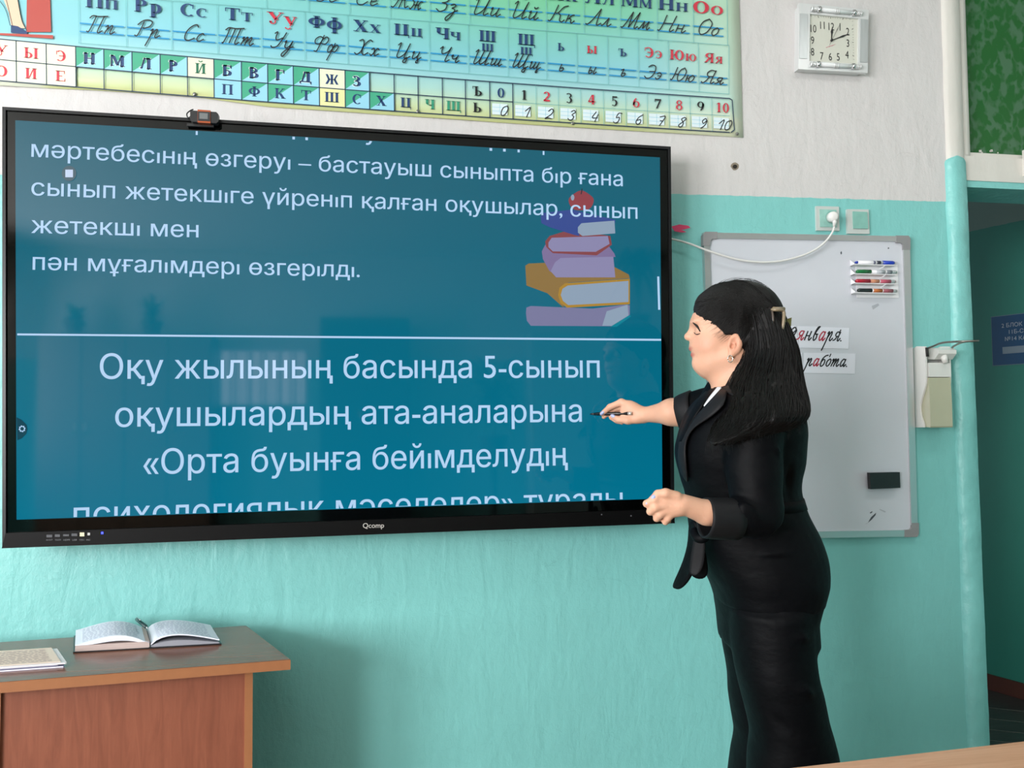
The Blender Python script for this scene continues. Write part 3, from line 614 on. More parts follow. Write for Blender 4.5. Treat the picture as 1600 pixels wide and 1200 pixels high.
nt.links.new(sp.outputs[2], cr.inputs[0]); nt.links.new(cr.outputs[0], b.inputs['Emission Color'])
prism('lit_display', [xz(*p) for p in SCR], FR_-.001, FR_+.0004, m, panel)
T = Print(FR_+.0022)
TX = [('мәртебесıнıң өзгеруı – бастауыш сыныпта бıр ғана', (49, 245), (973, 291), 27),
      ('сынып жетекшıге үйренıп қалған оқушылар, сынып', (49, 305), (996, 342), 27),
      ('жетекшı мен', (49, 364), (310, 371), 27), ('пән мұғалıмдерı өзгерıлдı.', (51, 421.5), (562, 433), 27),
      ('Оқу жылының басында 5-сынып', (156, 592), (937, 590), 40), ('оқушылардың ата-аналарына', (180, 667), (909, 659), 40),
      ('«Орта буынға бейıмделудıң', (224, 741), (887, 727), 40)]
for t, a, b_, c in TX: text_on(T, t, a, b_, c, bold=.004)
text_on(T, 'психологиялық мәселелер» туралы', (115, 823), (973, 796), 40, bold=.004, clip=((26, 811), (1035, 778), -1))
def topy(x): return 188+(x-24)*58/1007
for ch, xa, xb_ in (('р', 306, 322), ('д', 457, 481), ('у', 570, 590), ('д', 765, 790), ('щ', 785, 812), ('р', 848, 862)):
    text_on(T, ch, (xa, topy(xa)-1), (xb_, topy(xb_)-1), 27, bold=.004, clip=((24, 188.5), (1031, 246.5), 1))
T.line((27, 522.5), (1033, 531), 3.0); T.line((1028.5, 432), (1030, 484), 3.2)
cx0, cy0 = 108, 271
T.px([(cx0+11.5*math.cos(a), cy0+12*math.sin(a)) for a in np.linspace(0, 6.1, 24)], 1)
T.px([(cx0-6, cy0-6), (cx0+6, cy0-6), (cx0+6, cy0+6), (cx0-6, cy0+6)], 2, .0003)
T.px([(26, 652), (34, 656), (42, 664), (43, 671), (41, 678), (34, 685), (27, 688)], 3)
for k in range(16):
    a = 2*math.pi*k/16; b2 = 2*math.pi*(k+1)/16; ro = 5.4 if k % 2 else 4.4
    T.px([(34.5+ro*math.cos(a), 670+ro*math.sin(a)), (34.5+ro*math.cos(b2), 670+ro*math.sin(b2)), (34.5+3*math.cos(b2), 670+3*math.sin(b2)), (34.5+3*math.cos(a), 670+3*math.sin(a))], 0, .0004)
T.build('slide_text', [emis('slide_white', '#b4d4f4', 1.0), emis('cursor_ring', '#3b5866'), emis('cursor_core', '#c4d4f0', 1.0), emis('menu_tab', '#0a3d50')], panel)
# the picture of a pile of books with an apple on the slide (flat image)
B = Print(FR_+.0007)
def z5(pts, k, d=0): B.px([(520+x/2.909, 190+y/2.909) for x, y in pts], k, d)
z5([(880, 845), (900, 838), (1180, 850), (1330, 832), (1350, 835), (1350, 880), (1352, 884), (1270, 930), (900, 928), (882, 905), (878, 870)], 5)
z5([(1225, 928), (1245, 862), (1340, 832), (1344, 882), (1270, 928)], 6, .0001)
z5([(1262, 932), (1350, 878), (1355, 886), (1290, 933)], 7, .0002)
z5([(875, 655), (890, 645), (1010, 640), (1240, 640), (1345, 695), (1350, 712), (1070, 732), (1030, 770), (1030, 812), (1052, 842), (1045, 842), (975, 780), (880, 745)], 3, .0002)
z5([(1055, 735), (1350, 714), (1350, 830), (1065, 846), (1035, 825), (1024, 790), (1030, 755)], 8, .0003)
z5([(1068, 745), (1344, 724), (1344, 820), (1070, 834), (1046, 815), (1036, 788), (1044, 760)], 6, .0004)
z5([(950, 590), (965, 560), (1250, 560), (1280, 600), (1285, 615), (1040, 622), (1005, 655), (1010, 690), (985, 680), (955, 625)], 9, .0004)
z5([(1010, 640), (1035, 620), (1275, 614), (1284, 708), (1015, 708), (990, 680)], 10, .0005)
z5([(965, 545), (985, 520), (1050, 500), (1230, 515), (1262, 520), (1268, 560), (1200, 608), (1000, 598), (970, 570)], 4, .0006)
z5([(980, 550), (995, 528), (1250, 520), (1258, 556), (1195, 592), (1000, 590), (980, 570)], 10, .0007)
z5([(945, 432), (955, 415), (1085, 400), (1284, 446), (1284, 460), (1140, 464), (1112, 488), (1122, 520), (1100, 516), (985, 480), (948, 462)], 2, .0008)
z5([(1130, 462), (1280, 450), (1284, 508), (1135, 520), (1114, 505), (1114, 480)], 6, .0009)
z5([(1129+54*math.cos(a)*(1+.06*math.cos(2*a)), 361+45*math.sin(a)-3*math.cos(4*a)) for a in np.linspace(0, 6.1, 30)], 1, .0009); z5([(1090+8*math.cos(a), 345+14*math.sin(a)) for a in np.linspace(0, 6, 14)], 6, .001)
z5([(1126, 330), (1131, 304), (1136, 305), (1131, 330)], 11, .001)
B.build('slide_picture', [M_blk, emis('pic_apple', '#8e3f48'), emis('pic_blue', '#364a8f'), emis('pic_ochre', '#8c7040'), emis('pic_rust', '#84454a'), emis('pic_lilac', '#78789c'), emis('pic_page', '#8c9fb4'), emis('pic_cyan', '#0f7f93'), emis('pic_gold', '#a98232'), emis('pic_mauve', '#7d6f98'), emis('pic_page_pink', '#8a86ac'), emis('pic_stem', '#2d2e38')], panel)
# bar markings
K = Print(FR_+.0095); KM = [mat('logo_silver', '#b9b5b0', rough=.4), mat('mark_grey', '#6d6f74', rough=.5), mat('power_led', '#1020ff', emit='#3a48ff', estr=3)]
text_on(K, 'Qcomp', (567, 825), (600, 824.5), 8, 0, bold=.01)
K.build('logo', KM, panel); K = Print(FR_+.0095)
K.px([(939, 803), (941, 803), (941, 805), (939, 805)], 1); K.build('sensor_dot', KM, panel); K = Print(FR_+.0095); K.px([(985, 805), (987, 805), (987, 807), (985, 807)], 1)
K.build('sensor_dot', KM, panel); K = Print(FR_+.0095); K.px([(158, 831), (161.5, 831), (161.5, 834.5), (158, 834.5)], 2)
K.build('power_light', KM, panel)
for x, wd, h, c in ((73, 9, 4, 0), (86, 8, 4, 0), (99, 9, 3, 0), (112, 9, 4, 0), (125, 7, 6, 1), (137, 4, 4, 2)):
    y = 837.5-(x-73)*.05
    slab_q = [(x, y-h/2), (x+wd, y-h/2), (x+wd, y+h/2), (x, y+h/2)]
    prism('port', [xz(a, b_, FR_+.009) for a, b_ in slab_q], FR_+.006, FR_+.0105, mat('port_edge_%d' % c, ('#4a4c50', '#c9c3a6', '#a8a8a8')[c], rough=.4, metal=.5), panel)
K = Print(FR_+.0095)
for t_, a, b_ in (('AV-OUT', 72, 82), ('TOUCH', 86, 95), ('HDMI', 99, 109), ('USB', 113, 120), ('TYPE-C', 124, 132), ('MIC', 135, 141)): text_on(K, t_, (a, 845), (b_, 844.6), 2.6, 1)
K.build('port_lettering', KM, panel, kind='stuff')
# webcam on the top rim
wc = W(319, 184, FR_+.02); cam_ = thing('webcam', 'small black webcam with copper trim clipped on the top edge of the display', 'webcam', (wc[0], wc[1], wc[2]))
o_ = FR_+.028
prism('body', [xz(*p, o_) for p in ((297, 174), (300, 172.5), (338, 175), (341, 178), (341, 190), (338, 192.5), (300, 190), (297, 187))], FR_+.008, o_, mat('webcam_black', '#17181a', rough=.4), cam_, bev=.002)
prism('copper_trim', [xz(*p, o_) for p in ((309, 171.5), (329, 173), (329, 193), (309, 191.6))], FR_+.012, o_+.002, mat('copper', '#a8583a', rough=.35, metal=.8), cam_, bev=.001)
prism('face', [xz(*p, o_) for p in ((309.5, 174.5), (328.5, 175.5), (328.5, 190), (309.5, 189.2))], o_+.001, o_+.003, mat('webcam_face', '#26272a', rough=.3), cam_)
prism('lens_window', [xz(*p, o_) for p in ((312, 177), (325, 178), (325, 187), (312, 186.2))], o_+.002, o_+.0036, mat('lens_grey', '#6c7072', rough=.15), cam_)
prism('clip', [xz(*p, FR_+.012) for p in ((292, 193), (334, 195.5), (334, 199), (292, 197))], FR_+.0062, FR_+.014, mat('webcam_black', '#17181a'), cam_, bev=.001)
tubeo('cable', catmull([W(299, 181, FR_+.02), W(294, 184, FR_+.012), W(292, 178, FR_+.008), W(297, 173, FR_+.004), W(302, 171, FR_)], 6), .0018, mat('webcam_black', '#17181a'), cam_, n=6)

# ================================================================== ALPHABET CHART
def quad3(p0, p1, p2):
    c = np.polyfit([p[0] for p in (p0, p1, p2)], [p[1] for p in (p0, p1, p2)], 2); return lambda x: float(np.polyval(c, x))
yT, yM, yB = quad3((0, 61), (580, 113), (1142, 154)), quad3((0, 93), (580, 143), (1142, 181)), quad3((0, 126), (580, 171), (1142, 207))
bot_pts = [(-320, 112), (-100, 124), (0, 134), (150, 141), (300, 151), (420, 167), (600, 179), (860, 197), (1161, 215)]
def ybot(x): return float(np.interp(x, [p[0] for p in bot_pts], [p[1] for p in bot_pts]))
def xright(y): return 1155+6*y/214
def pcol(x, y):
    t = (ybot(x)-y)/200
    def mixc(a, b, f): f = min(1, max(0, f)); return np.array(a)*(1-f)+np.array(b)*f
    cy, gn, ye, cr_ = np.array(lin('#80c3cf')), np.array(lin('#77c795')), np.array(lin('#dbe09c')), np.array(lin('#dfe3cf'))
    c = mixc(cy, gn, math.exp(-((x-850)/330)**2)*min(1, max(0, t*1.7-.75)))
    c = mixc(c, lin('#cfe0c0'), ((x-1010)/160)*(.75 if t > .35 else .45))
    c = mixc(c, gn, .45*min(1, max(0, t*2-1.1))*math.exp(-((x-250)/260)**2))
    c = mixc(c, lin('#b9ddd6'), .5*(1-min(1, abs(t-.28)/.16)))
    c = mixc(ye, c, (t-.02)/.26) if x > 60 else mixc(cr_, c, (t-.05)/.2)
    c = mixc(c, cr_, (110-x)/110*.75 if t < .35 else 0); c = mixc(c, cr_, .7*min(1, max(0, (x-980)/120)) if t < .15 else 0)
    c = mixc(c, cr_, .85 if x > 1143 else 0)
    return c
chart = thing('alphabet_chart', 'wide school wall chart of printed and handwritten letters hanging above the display', 'poster', W(560, 60, .003))
nx_c, nz_c = 74, 26; V = []; Fc = []; colr = []
for i in range(nx_c+1):
    x = -320+(1155+320)*i/nx_c
    for j in range(nz_c+1):
        f = j/nz_c; y1 = ybot(x) if i < nx_c else 215; y = -420+(y1+420)*(1-(1-f)**1.0)
        xx = x+6*(y/214)*(i/nx_c)**3
        wv = .0022*mnoise.noise(Vector((xx*.008, y*.012, 3)))
        edge = .006 if (j == nz_c and i % 9 > 4) else 0
        V.append(W(xx, y, .004+wv*0)); V[-1][1] -= max(0, wv)+edge*.3; colr.append((*pcol(xx, y), 1))
n = nz_c+1
for i in range(nx_c):
    for j in range(nz_c): Fc.append((i*n+j, i*n+j+1, (i+1)*n+j+1, (i+1)*n+j))
m = mat('chart_paper', '#ffffff', rough=.32, bump=.0015, bscale=5)
paper = mesh('sheet', V, Fc, m, chart, smooth=True)
at = paper.data.color_attributes.new('print', 'FLOAT_COLOR', 'POINT')
at.data.foreach_set('color', np.array(colr, dtype=np.float32).ravel())
an = N(m.node_tree, 'ShaderNodeAttribute'); an.attribute_name = 'print'; m.node_tree.links.new(an.outputs['Color'], m.node_tree.nodes['Principled BSDF'].inputs['Base Color'])
so = paper.modifiers.new('thickness', 'SOLIDIFY'); so.thickness = .0009; so.offset = -1
PC = [mat('ink_navy', '#173a6b', rough=.45), mat('ink_red', '#c92d42', rough=.45), mat('ink_black', '#15171c', rough=.45), mat('ink_line_blue', '#1c8fc4', rough=.45),
      mat('cell_green', '#3fa482', rough=.45), mat('cell_blue', '#92cde2', rough=.45), mat('cell_cream', '#dfe6c9', rough=.45), mat('ink_grid', '#1d3550', rough=.45),
      mat('ink_thin_grid', '#6fb3b4', rough=.45), mat('halo_white', '#d8ece8', rough=.45), mat('ink_green', '#2f9273', rough=.45), mat('cell_white', '#d9e9ee', rough=.45),
      mat('picture_red', '#b0453c', rough=.45), mat('picture_skin', '#e3bfa4', rough=.45), mat('ink_deepgreen', '#1d6a4e', rough=.45), mat('cell_yellow', '#dfe0a4', rough=.45)]
cells = Print(.0085); boxes = Print(.0085); ink = Print(.009)
cols = [-20, 25, 72, 118, 162, 206, 250, 292.6, 334, 377, 418, 458, 498.6, 539, 577, 615.6, 653, 691, 727, 765, 801, 837, 872, 907, 942.6, 977.5, 1011, 1045, 1078, 1112, 1146]
row1 = 'УЫЭНМЛРЙБВГДЖЗ    Ъ0'; row2 = 'ОИЕ     ПФКТШСХЦЧЩЬ'
diag1, diag2 = set('НМЛРБВГДЗ'), set('ФКТСХ')
def cell(i, top, bot, k): a, b_ = cols[i], cols[i+1]; cells.px([(a, top(a)), (b_, top(b_)), (b_, bot(b_)), (a, bot(a))], k)
def diag(i, top, bot, tri=True):
    a, b_ = cols[i], cols[i+1]
    if tri:
        cells.px([(a, top(a)), (b_, top(b_)), (a, bot(a))], 4); cells.px([(b_, top(b_)), (b_, bot(b_)), (a, bot(a))], 5)
    else: cell(i, top, bot, 5)
for i in range(3): cell(i, yT, yM, 6); cell(i, yM, yB, 6)
for i, ch in enumerate(row1):
    cx = (cols[i]+cols[i+1])/2; h = 16.5-.0022*cx*1.0
    sl = (yM(cols[i+1])-yM(cols[i]))/(cols[i+1]-cols[i])
    if ch in diag1: diag(i, yT, yM)
    elif ch in 'Й': cell(i, yT, yM, 6)
    elif ch in 'Ж': cell(i, yT, yM, 6)
    if ch != ' ':
        base = yM(cx)-6.5+(1 if cx > 600 else 0); wide = 1.18 if ch in 'УЫЭНМЛРБВГДЗ' else 1.08
        if ch in diag1: 
            for dx, dy in ((-1, -.6), (-1.3, .8), (-.6, -1.2)): serif_on(cells, ch, cx+dx, base+dy, h, sl, 9, d=.0001, wide=wide)
        serif_on(ink, ch, cx, base, h, sl, 1 if i < 3 else 14 if ch == 'Й' else 2 if ch == 'Ъ' else 0, wide=wide)
for i, ch in enumerate(row2):
    if i >= 19: break
    cx = (cols[i]+cols[i+1])/2; h = 16.5-.0022*cx; sl = (yB(cols[i+1])-yB(cols[i]))/(cols[i+1]-cols[i])
    if ch in diag2: diag(i, yM, yB)
    elif ch == 'П': cell(i, yM, yB, 5)
    elif ch == 'Ш': cell(i, yM, yB, 15)
    if ch != ' ':
        base = yB(cx)-7
        serif_on(ink, ch, cx, base, h, sl, 1 if i < 3 else 10 if ch in 'ЧЩ' else 2 if ch == 'Ь' else 0, wide=1.15)
for i, t in enumerate(['1', '2', '3', '4', '5', '6', '7', '8', '9', '10']):
    a, b_ = cols[20+i], cols[21+i]; cx = (a+b_)/2; s1 = (yM(b_)-yM(a))/(b_-a)
    serif_on(ink, t, cx, yM(cx)-4.5, 15, s1, 1 if i % 2 else 2, wide=1.05 if len(t) == 1 else .95)
for i, t in enumerate(['0', '1', '2', '3', '4', '5', '6', '7', '8', '9', '10']):
    a, b_ = cols[19+i], cols[20+i]; cx = (a+b_)/2-2; y = (yM(cx)+yB(cx))/2; s1 = .068
    boxes.px([(cx-12, y-9-.8), (cx+12, y-9+.8), (cx+12, y+8+.8), (cx-12, y+8-.8)], 11)
    for d in (-3.5, 2.5): boxes.line((cx-12, y+d-.8), (cx+12, y+d+.8), .6, 5, .0002)
    boxes.line((cx, y-9), (cx, y+8), .6, 5, .0002)
    script_on(ink, t, cx+(-1 if len(t) == 1 else -8), y+9, 15.5, s1, 2, 1.5, shear=.35, sx=.95)
def poly(f, xs, wd, k): 
    for a, b_ in zip(xs, xs[1:]): ink.line((a, f(a)), (b_+.4, f(b_+.4)), wd, k)
xs = list(range(-20, 1140, 40))+[1140]
poly(yT, xs, 1.7, 7); poly(yB, xs, 1.7, 7); poly(yM, [x for x in xs if x <= 780]+[801], 1.5, 7); poly(yM, [801]+[x for x in xs if x > 801], .7, 8)
for i, x in enumerate(cols[:21]): ink.line((x-(.0 if i else 0), yT(x)), (x+.6, yB(x)), 1.5, 7)
for x in cols[21:-1]: ink.line((x, yT(x)), (x+1, yB(x)), .7, 8)
ink.line((1140, 154), (1144, 156.5), 1.6, 7); ink.line((1144, 156.5), (1147.5, 203), 1.6, 7); ink.line((1147.5, 203), (1142, 207), 1.6, 7)
# letter rows
gB = [122, 196, 267, 338.6, 407.6, 475, 542, 606, 670, 731, 792.6, 853, 900.6, 949, 997, 1044, 1091, 1139]
def bt(x): return 36+.0855*(x-124)
def bb(x): return 49+.0825*(x-124)
def sepA(x): return 26+.0802*(x-580)
def sepB(x): return 67+.0787*(x-122)
def at_(x): return 14+.0905*(x-792)
def ab(x): return 27+.088*(x-792)
LB = ['Пп', 'Рр', 'Сс', 'Тт', 'Уу', 'Фф', 'Хх', 'Цц', 'Чч', 'Ш', 'Щ', 'ь', 'ы', 'ъ', 'Ээ', 'Юю', 'Яя']; LBS = ['Пп', 'Рр', 'Сс', 'Тт', 'Уу', 'Фф', 'Хх', 'Цц', 'Чч', 'Шш', 'Щщ', 'ь', 'ы', 'ъ', 'Ээ', 'Юю', 'Яя']
red = {'Уу', 'ы', 'Ээ', 'Юю', 'Яя'}
for i, (t, ts) in enumerate(zip(LB, LBS)):
    a, b_ = gB[i], gB[i+1]; cx = (a+b_)/2; c = 1 if t in red else 0; h = 20-.005*(cx-150)
    base = bt(cx)-26+.004*(cx-150)
    if t in ('ь', 'ы', 'ъ'): serif_on(ink, t, cx, base+2, 16.5, .083, c, wide=1.1)
    elif t in ('Ш', 'Щ'):
        serif_on(ink, t, cx, base-2, 17, .083, c, wide=1.2); serif_on(ink, t.lower(), cx, base+13, 16, .083, c, wide=1.2)
    else: serif_on(ink, t, cx, base, h, .083, c, wide=1.42 if cx < 1000 else 1.12)
    m_ = 2.5; ink.line((a+m_, bt(a+m_)), (b_-m_, bt(b_-m_)), 2.0, 3, -.0003); ink.line((a+m_, bb(a+m_)), (b_-m_, bb(b_-m_)), 2.0, 3, -.0003)
    xh = (bb(cx)-bt(cx)); sx = min(1.35, ((b_-a)*.86/xh-.55)/script_w(ts)) if ts[0].isupper() else 1.15; wtot = script_w(ts)*xh*sx+.45*xh*(1.0 if ts[0].isupper() else .3)
    script_on(ink, ts, cx-wtot/2, bb(cx-wtot/2), xh, .0825, 2, 1.9 if cx < 500 else 1.7, sx=sx, caph=2.05)
    ink.line((a, sepA(a)), (a+1.5, sepB(a)), .8, 8)
ink.line((gB[-1], sepA(1139)), (gB[-1], sepB(1139)), .8, 8)
for a, b_ in zip(gB, gB[1:]): ink.line((a, sepA(a)), (b_, sepA(b_)), .8, 8); ink.line((a, sepB(a)), (b_, sepB(b_)), .8, 8)
gA = [412, 478, 542, 605.5, 668, 730, 791, 850, 909, 966, 1023.6, 1080, 1133]
LA = ['Ее', 'Ее', 'Жж', 'Жж', 'Зз', 'Ии', 'Йй', 'Кк', 'Лл', 'Мм', 'Нн', 'Оо']
LA[2] = 'Ее'
for i, t in enumerate(LA):
    a, b_ = gA[i], gA[i+1]; cx = (a+b_)/2; m_ = 2.5
    ink.line((a+m_, at_(a+m_)), (b_-m_, at_(b_-m_)), 2.0, 3, -.0003); ink.line((a+m_, ab(a+m_)), (b_-m_, ab(b_-m_)), 2.0, 3, -.0003)
    xh = ab(cx)-at_(cx); sx = min(1.35, ((b_-a)*.86/xh-.55)/script_w(t)); wtot = script_w(t)*xh*sx+.45*xh
    script_on(ink, t, cx-wtot/2, ab(cx-wtot/2), xh, .088, 2, 1.7, sx=sx, caph=2.05)
    ink.line((a, -200), (a+4, sepA(a)), .8, 8)
    serif_on(ink, t, cx, at_(cx)-21, 18.5, .088, 1 if t in ('Оо', 'Ее', 'Ии') else 0, wide=1.4 if t != 'Мм' else 1.2)
ink.line((1133, -200), (1137, sepA(1137)), .8, 8)
cells.build('printed_field', PC, chart); cells = Print(.0085)
cells.px([(-60, -60), (120, -60), (121, -10), (-60, -10)], 9)
cells.px([(43, -70), (76, -70), (80, 50), (41, 50)], 12); cells.px([(-40, 50), (83, 55), (83, 60.5), (-40, 52)], 12, .0002)
cells.px([(3, -30), (22, -30), (28, 0), (33, 30), (40, 44), (18, 44), (14, 20), (4, -5)], 13, .0001)
cells.px([(17, 39), (28, 41), (43, 50), (42, 53.5), (17, 51)], 0, .0002)
for ln in ([(2, -30), (12, 8), (20, 42)], [(-22, -20), (6, 10), (16, 40)], [(22, -30), (28, 2), (34, 32), (42, 48)]):
    q = catmull(ln, 5)
    for a, b_ in zip(q, q[1:]): cells.line(a, b_, .9, 2, .0004)
boxes.build('digit_boxes', PC, chart, kind='stuff'); cells.build('printed_picture', PC, chart); ink.build('lettering', PC, chart)
pin = thing('pushpin', 'round metal pushpin at the lower right corner of the alphabet chart', 'pushpin', W(1152, 209, .006))
pin_spots = [(1152, 209, 'pushpin at the lower right corner of the alphabet chart'), (895, 192.5, 'pushpin in the chart edge under the handwritten digit 3'), (653, 174, 'pushpin in the chart edge under the green letter Ц'), (304, 147, 'pushpin in the chart edge above the webcam')]
pm = None
for i, (x, y, lb) in enumerate(pin_spots):
    if i == 0: e_ = pin
    else: e_ = pin.copy(); COL.objects.link(e_)
    p = W(x, y, .009); e_.location = p; e_['label'] = 'round metal '+lb; e_['group'] = 'pushpins along the alphabet chart'
    if pm is None:
        bm = bmesh.new(); bmesh.ops.create_uvsphere(bm, u_segments=14, v_segments=8, radius=.0055); bmesh.ops.scale(bm, vec=(1, .45, 1), verts=bm.verts)
        h_ = bmobj('pin_head', bm, mat('pin_metal', '#8b8a86', rough=.3, metal=.9), None, smooth=True); h_.parent = e_; pm = h_
        bm = bmesh.new(); tube(bm, [(0, 0, 0), (0, .009, 0)], .0012, 6); s_ = bmobj('spike', bm, mat('pin_metal', ''), None); s_.parent = e_
    else:
        for src in (pm, s_): c_ = src.copy(); COL.objects.link(c_); c_.parent = e_
# ================================================================== ON THE WALL
def rr(px0, r, n=5):             # rounded outline through wall marks, given as pixel quads
    out = []; P = [np.array(p, float) for p in px0]
    for i in range(len(P)):
        a, b, c = P[i-1], P[i], P[(i+1) % len(P)]; u = (a-b)/np.linalg.norm(a-b); v = (c-b)/np.linalg.norm(c-b)
        for k in range(n+1):
            t = k/n; out.append(tuple((1-t)**2*(b+u*r)+2*t*(1-t)*b+t*t*(b+v*r)))
    return out
# ---------------- magnetic whiteboard
WBo = [(1096, 365), (1416, 371), (1429, 837), (1111, 842)]; WBi = [(1105, 374), (1406, 379), (1419, 827), (1120, 832)]
wb = thing('whiteboard', 'white magnetic whiteboard in an aluminium frame on the teal wall right of the display', 'whiteboard', W(1260, 600, .01))
M_al = mat('aluminium_frame', '#c6c8c9', rough=.3, metal=.85); M_cn = mat('corner_grey_plastic', '#8c8c8d', rough=.45)
slab('board', [(1099, 368), (1413, 374), (1426, 834), (1114, 839)], .002, .012, mat('whiteboard_enamel', '#cdd0d8', rough=.22, var=.03, vscale=3), wb)
for k in range(4):
    a, b_, c, d = WBo[k], WBo[(k+1) % 4], WBi[(k+1) % 4], WBi[k]
    slab('frame_side', [a, b_, c, d], .0, .018, M_al, wb, bev=.003)
    mid = lambda p, q, t: (p[0]+(q[0]-p[0])*t, p[1]+(q[1]-p[1])*t)
for (cx, cy), (sx, sy) in zip(WBo, ((1, 1), (-1, 1), (-1, -1), (1, -1))):
    q = [(cx-sx*.8+sx*3, cy-sy*.8), (cx+sx*21, cy-sy*.8+sx*sy*.2), (cx+sx*21, cy+sy*10), (cx+sx*13, cy+sy*10.5), (cx+sx*10.5, cy+sy*13), (cx+sx*10, cy+sy*21), (cx-sx*.8, cy+sy*21), (cx-sx*.8, cy+sy*4)]
    slab('frame_corner', q, .0, .0195, M_cn, wb, bev=.001)
S = Print(.0124); mk = mat('marker_smudge', '#4c5058', rough=.5); mk2 = mat('faint_smudge', '#a9adb5', rough=.4)
S.px([(1356, 817), (1361, 808), (1369, 801), (1368, 805), (1362, 812)], 0); S.px([(1359, 801), (1363, 798.5), (1363, 800.5), (1360, 802.5)], 0); S.px([(1351, 819), (1356, 816.5), (1355, 818)], 1)
S.px([(1374, 795), (1384, 799), (1383, 801), (1375, 797)], 1); S.px([(1387, 387), (1389, 386.5), (1389.5, 388.5), (1387.5, 389)], 0); S.px([(1313, 395), (1315, 392), (1315.5, 396), (1314, 398)], 0); S.px([(1362, 478), (1372, 474), (1374, 477), (1364, 484)], 1)
S.build('ink_smudge', [mk, mk2], wb, kind='stuff')
# cards with school handwriting
M_card = mat('card_paper', '#e3e6f0', rough=.7); CI = [mat('card_ink', '#14151c', rough=.6), mat('card_red', '#b5304a', rough=.6)]
def card(q, label, txt, x0, yb, xh, sx, red, slope=.018, extra=None):
    c_ = thing('paper_card', label, 'card', W(*q[0], .0125), 'handwriting cards on the whiteboard')
    slab('card', q, .0125, .0135, M_card, c_)
    P = Print(.0139); script_on(P, txt, x0, yb, xh, slope, 0, 1.9, sx=sx, shear=.4, ks=[1 if i in red else 0 for i in range(len(txt))], caph=1.55)
    if extra: P.line(*extra, 1.6, 0)
    P.build('lettering', CI, c_)
def fitsx(txt, w_, xh): return (w_/xh-.3)/script_w(txt)
card([(1242, 510), (1323.5, 513), (1322, 545.5), (1246, 544)], 'white paper card with the handwritten word for January, upper right card', 'января.', 1244, 531, 14, fitsx('января.', 76, 14), {0, 3}, .028, ((1311, 521), (1314, 515)))
card([(1253, 551.5), (1333, 553), (1332, 584.5), (1252.5, 583)], 'white paper card with the handwritten word for work, lower right card', 'работа.', 1258, 571.5, 11.5, fitsx('работа.', 70, 11.5), {1}, .02, ((1296, 558), (1298.5, 552.5)))
card([(1190, 508), (1241, 510), (1244.5, 544), (1192, 542)], 'white paper card partly hidden by the dark hair, upper left card', '9', 1228, 531, 20, .9, set(), .028)
card([(1192, 549.5), (1249.5, 551.5), (1249.5, 583), (1193, 581.5)], 'white paper card partly hidden by the dark hair, lower left card', 'а', 1238, 571, 10, 1.0, set(), .02)
# marker holder
mh = thing('marker_holder', 'white plastic four-tier marker holder stuck to the whiteboard', 'holder', W(1368, 440, .013))
M_pw = mat('white_plastic', '#e9e9ec', rough=.35)
slab('back_plate', [(1333, 413), (1398, 415), (1400, 466.5), (1335, 466)], .0125, .015, M_pw, mh)
def lean(px, py, off): p = W(px, py, 0); return (p[0], -off, p[2])
ty = [414, 428.7, 443.3, 458]
for k, y in enumerate(ty):
    bm = bmesh.new(); a = W(1333+k*.5, y+.6, .03); b_ = W(1396+k*.5, y+2, .03)
    hexa(bm, [(a[0], -.014, a[2]-.0012), (b_[0], -.014, b_[2]-.0012), (b_[0]+.002, -.036, b_[2]+.000), (a[0]-.0, -.036, a[2]+.0), (a[0], -.014, a[2]+.0008), (b_[0], -.014, b_[2]+.0008), (b_[0]+.002, -.036, b_[2]+.002), (a[0], -.036, a[2]+.002)])
    bmobj('tray', bm, M_pw, mh)
    bm = bmesh.new(); hexa(bm, [(a[0], -.014, a[2]-.0012), (b_[0], -.014, b_[2]-.0012), (b_[0]+.002, -.038, b_[2]), (a[0], -.038, a[2]), (a[0], -.014, a[2]-.0012), (b_[0], -.014, b_[2]-.0012), (b_[0]+.002, -.0375, b_[2]+.0075), (a[0], -.0375, a[2]+.0075)])
    bm.free()
    bm = bmesh.new(); tube(bm, [(a[0], -.038, a[2]+.002), (b_[0]+.002, -.038, b_[2]+.002)], .0016, 6); bmobj('tray_lip', bm, M_pw, mh)
    bm = bmesh.new(); hexa(bm, [(a[0], -.013, a[2]-.001), (a[0]+.0015, -.013, a[2]-.001), (a[0]+.0015, -.036, a[2]), (a[0], -.036, a[2]), (a[0], -.013, a[2]+.022), (a[0]+.0015, -.013, a[2]+.022), (a[0]+.0015, -.036, a[2]+.006), (a[0], -.036, a[2]+.006)]); bmobj('tray_end', bm, M_pw, mh)
    if k < 3:
        bm = bmesh.new(); x = a[0]+(b_[0]-a[0])*.62; tube(bm, [(x, -.037, b_[2]-.012), (x+.022, -.037, b_[2]+.001)], .0014, 6); bmobj('brace', bm, M_pw, mh)
